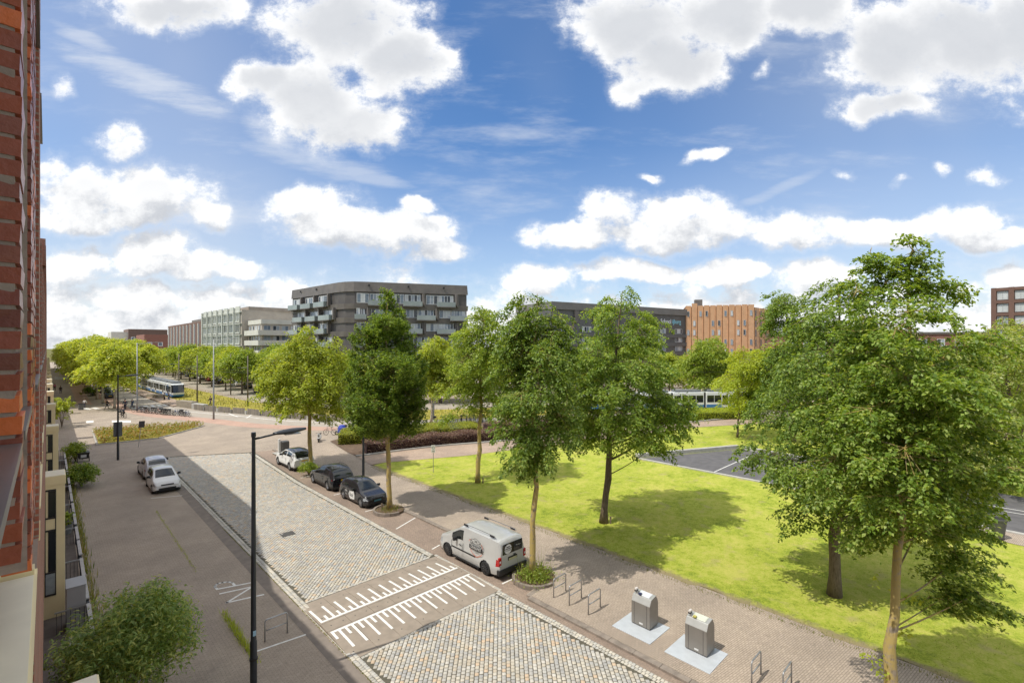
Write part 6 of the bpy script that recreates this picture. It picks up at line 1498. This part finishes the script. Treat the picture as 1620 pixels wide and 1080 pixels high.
def scooter(label, x, y, az, col, cover=None):
    t = thing('scooter', label, 'scooter', (x,y,0), az)
    for yy, nm in ((.62,'front_wheel'),(-.58,'rear_wheel')): MB().lathe([(.12,-.05),(.22,-.06),(.25,0),(.22,.06),(.12,.05)], (0,yy,.25), 14, 'x').build(nm, RUBBER, t)
    MB().add([(-.16,-.85,.55),(.16,-.85,.55),(.20,-.2,.75),(-.20,-.2,.75),(-.18,-.8,.30),(.18,-.8,.30),(.18,-.15,.28),(-.18,-.15,.28)], [(0,1,2,3),(4,7,6,5),(0,4,5,1),(1,5,6,2),(2,6,7,3),(3,7,4,0)]).bx(-.17,.17,-.15,.38,.22,.30).add([(-.22,.32,.25),(.22,.32,.25),(.16,.5,1.0),(-.16,.5,1.0),(-.20,.46,.25),(.20,.46,.25),(.14,.58,1.0),(-.14,.58,1.0)], [(0,1,2,3),(4,7,6,5),(0,4,5,1),(1,5,6,2),(2,6,7,3),(3,7,4,0)]).bx(-.12,.12,.45,.78,.48,.54).build('body', col, t, bev=.03)
    MB().bx(-.15,.15,-.80,-.18,.76,.84).build('seat', BLACK, t, bev=.03); MB().tube([(-.34,.42,1.06),(0,.50,1.02),(.34,.42,1.06)], .02, 6).tube([(0,.62,.3),(0,.52,1.0)], .03, 6).build('handlebar', BLACK, t)
    MB().lathe([(.08,0),(0,.03)], (0,.60,.9), 10, 'y').build('headlight', M_LAMP, t)
    if cover: MB().lathe([(.02,1.22),(.30,1.15),(.50,.85),(.55,.3)], (0,0,0), 12).build('cover', cover, t)
    return t
scooter('white scooter parked at the end of the green hedge', *G(505,698), math.pi-.5, WHITE)
scooter('scooter under a bright blue rain cover behind the green hedge', *G(541,687), 1.2, WHITE, plain('blue_cover', (.02,.045,.36), .6, 0, .2, 3))
t = thing('cargo_bike', 'black cargo bike parked by the garden fence, front towards us', 'cargo bike', (2.45,61.6,0), math.pi)
for xx, yy, r_ in ((-.42,.55,.26),(.42,.55,.26),(0,-.85,.34)): MB().lathe([(r_*.8,-.02),(r_,-.025),(r_,.025),(r_*.8,.02)], (xx,yy,r_), 14, 'x').build('wheel', RUBBER, t)
MB().add([(-.36,.05,.35),(.36,.05,.35),(.36,.95,.35),(-.36,.95,.35),(-.44,-.02,.95),(.44,-.02,.95),(.44,1.1,.95),(-.44,1.1,.95)], [(0,3,2,1),(4,5,6,7),(0,1,5,4),(1,2,6,5),(2,3,7,6),(3,0,4,7)]).build('box', BLACK, t, bev=.02)
MB().tube([(0,-.05,.4),(0,-.5,.35),(0,-.85,.34)], .03, 6).tube([(0,-.5,.35),(0,-.62,.95)], .025, 6).tube([(-.32,-.25,1.1),(0,-.15,1.05),(.32,-.25,1.1)], .02, 6).build('frame', STEEL, t); MB().bx(-.09,.09,-.75,-.5,.94,1.0).build('saddle', BLACK, t); MB().bx(-.2,.2,1.03,1.06,.5,.75).build('front_panel', plain('pale_panel', (.45,.46,.46), .5), t)
# ------------------------------------------------------------------ people
SKIN = plain('skin', (.42,.24,.16), .6, 0, .08); HAIR = plain('dark_hair', (.03,.02,.015), .6)
def skinmesh(name, V, E, rad, mat, parent, root=0, sub=2):
    me = bpy.data.meshes.new(name); me.from_pydata(V, E, []); me.materials.append(mat); o = bpy.data.objects.new(name, me); COL.objects.link(o); o.parent = parent
    o.modifiers.new('skin', 'SKIN'); sv_ = me.skin_vertices[0].data
    for i, r in enumerate(rad): sv_[i].radius = (r, r); sv_[i].use_root = (i == root)
    s_ = o.modifiers.new('sub', 'SUBSURF'); s_.levels = 1; s_.render_levels = sub
    return o
def person(label, x, y, az, top, legs, stride=.25, h=1.70, hair=None, bag=None, seat=False, arms=.12, cat='person', z=0):
    t = thing('person', label, cat, (x,y,z), az); k = h/1.75
    hip, kn, an_, sh, nk, hd = .93, .50, .08, 1.42, 1.50, 1.62
    s = stride
    if not seat:
        V = [(0,0,hip),(0,.0,1.15),(0,.01,sh-.03),(0,.01,nk),(0,.02,hd),(0,.02,hd+.09),
             (-.10,0,hip-.06),(-.11,s*.5,kn),(-.11,s*.75 if s else 0,an_),(-.11,s*.75+.16,.04),
             (.10,0,hip-.06),(.11,-s*.25,kn),(.11,-s*.95,an_+(.06 if s else 0)),(.11,-s*.95+.15,.04),
             (-.20,.0,sh-.02),(-.26,-arms,1.14),(-.24,-arms+.12,.90),(-.24,-arms+.16,.80),
             (.20,.0,sh-.02),(.26,arms,1.14),(.24,arms+.12,.92),(.24,arms+.16,.82)]
    else:
        V = [(0,-.25,hip+.02),(0,-.2,1.2),(0,-.06,sh+.06),(0,-.03,nk+.08),(0,.01,hd+.09),(0,.02,hd+.18),
             (-.10,-.22,hip),(-.11,.16,.72),(-.10,.02,.32),(-.10,.18,.26),
             (.10,-.22,hip),(.11,.12,.52),(.10,-.10,.20),(.10,.05,.14),
             (-.20,-.06,sh+.04),(-.27,.12,1.22),(-.24,.32,1.08),(-.23,.38,1.07),
             (.20,-.06,sh+.04),(.27,.12,1.22),(.24,.32,1.08),(.23,.38,1.07)]
    V = [tuple(c*k for c in v) for v in V]
    E = [(0,1),(1,2),(2,3),(3,4),(4,5),(0,6),(6,7),(7,8),(8,9),(0,10),(10,11),(11,12),(12,13),(2,14),(14,15),(15,16),(16,17),(2,18),(18,19),(19,20),(20,21)]
    rd = [.115,.11,.12,.055,.095,.075,.085,.058,.042,.038,.085,.058,.042,.038,.058,.042,.034,.036,.058,.042,.034,.036]; rd = [r*k for r in rd]
    skinmesh('body', V, E, rd, SKIN, t)
    def sub(ids, extra): 
        m_ = {i: n for n, i in enumerate(ids)}; return [V[i] for i in ids], [(m_[a], m_[b]) for a, b in E if a in m_ and b in m_], [rd[i]+extra*k for i in ids]
    v, e, r = sub([0,1,2,14,15,16,18,19,20], .022); skinmesh('jacket', v, e, r, top, t)
    v, e, r = sub([0,6,7,8,10,11,12], .018); skinmesh('trousers', v, e, r, legs, t)
    for i in (8, 12):
        p, q = V[i], V[i+1]; MB().bx(-.045*k+q[0],.045*k+q[0],p[1]-.05*k,q[1]+.05*k,q[2]-.04*k,q[2]+.05*k).build('shoe', BLACK, t, bev=.02)
    hv = V[5]; hm = MB(); hm.lathe([(.02*k,.125*k),(.075*k,.10*k),(.108*k,.03*k),(.105*k,-.04*k)], (hv[0],hv[1]-.015*k,hv[2]-.02*k), 12); hm.build('hair', hair or HAIR, t, smooth=True)
    hx, hy, hz_ = V[4]; fm_ = MB(); fm_.tube([(hx,hy+.085*k,hz_+.04*k),(hx,hy+.115*k,hz_-.005*k)], [.010*k,.016*k], 5); fm_.build('nose', SKIN, t)
    ey = MB(); 
    for sx_ in (-.035,.035): ey.lathe([(.012*k,0),(0,.008*k)], (hx+sx_*k,hy+.092*k,hz_+.045*k), 6, 'y')
    ey.build('eyes', BLACK, t)
    if bag: MB().bx(-.15*k,.15*k,-.27*k,-.10*k,1.05*k,1.45*k).build('backpack', bag, t, bev=.05)
    return t
C_ = lambda n, c: plain(n, c, .85, 0, .15, 8)
NAVY, BLK, JEAN, WHT, PNK, DGR, TAN = C_('navy_cloth',(.02,.025,.05)), C_('black_cloth',(.014,.014,.016)), C_('denim',(.05,.09,.17)), C_('white_cloth',(.70,.69,.66)), C_('pink_cloth',(.55,.10,.22)), C_('grey_cloth',(.10,.10,.11)), C_('tan_cloth',(.28,.18,.10))
person('walker in black with tan backpack crossing by the first plane tree', *G(169,646), -1.3, BLK, BLK, .36, 1.66, bag=TAN)
person('man in dark navy jacket standing at the crossing', *G(198,648), 2.6, NAVY, NAVY, .12, 1.80, bag=None)
person('walker in grey with a blue bag beside the tall grey street light', *G(209,645.5), .8, DGR, JEAN, .25, 1.55, bag=JEAN)
person('person in a white shirt leaning by the round litter bin', *G(134,645), -.9, WHT, DGR, .08, 1.62)
x, y = G(194, 661); person('cyclist in dark clothes riding over the red cycle path', x, y, .5, NAVY, BLK, 0, 1.66, seat=True, bag=DGR); put_bike(0, x, y, .5, 'bicycle ridden by the dark clothed cyclist on the cycle path', 'single parked bicycles')
person('person in black pushing along the shaded pavement far left', *G(96,622), 0.1, BLK, BLK, .2, 1.66)
person('person in a pink top beside the far cream bays', *G(86.5,617), .2, PNK, BLK, .2, 1.62)
person('person in black standing in the wild grass by the timber fence', *G(333,641), 1.9, BLK, DGR, .3, 1.70)
person('person with dark jacket waiting at the tram stop blocks', *G(260,634), 1.2, DGR, BLK, .1, 1.65); person('person in black next to another at the tram stop blocks', *G(267,634), -2.0, BLK, JEAN, .1, 1.70)
person('person on the platform beside the waiting tram', *G(237,616), 2.4, BLK, BLK, .2, 1.68)
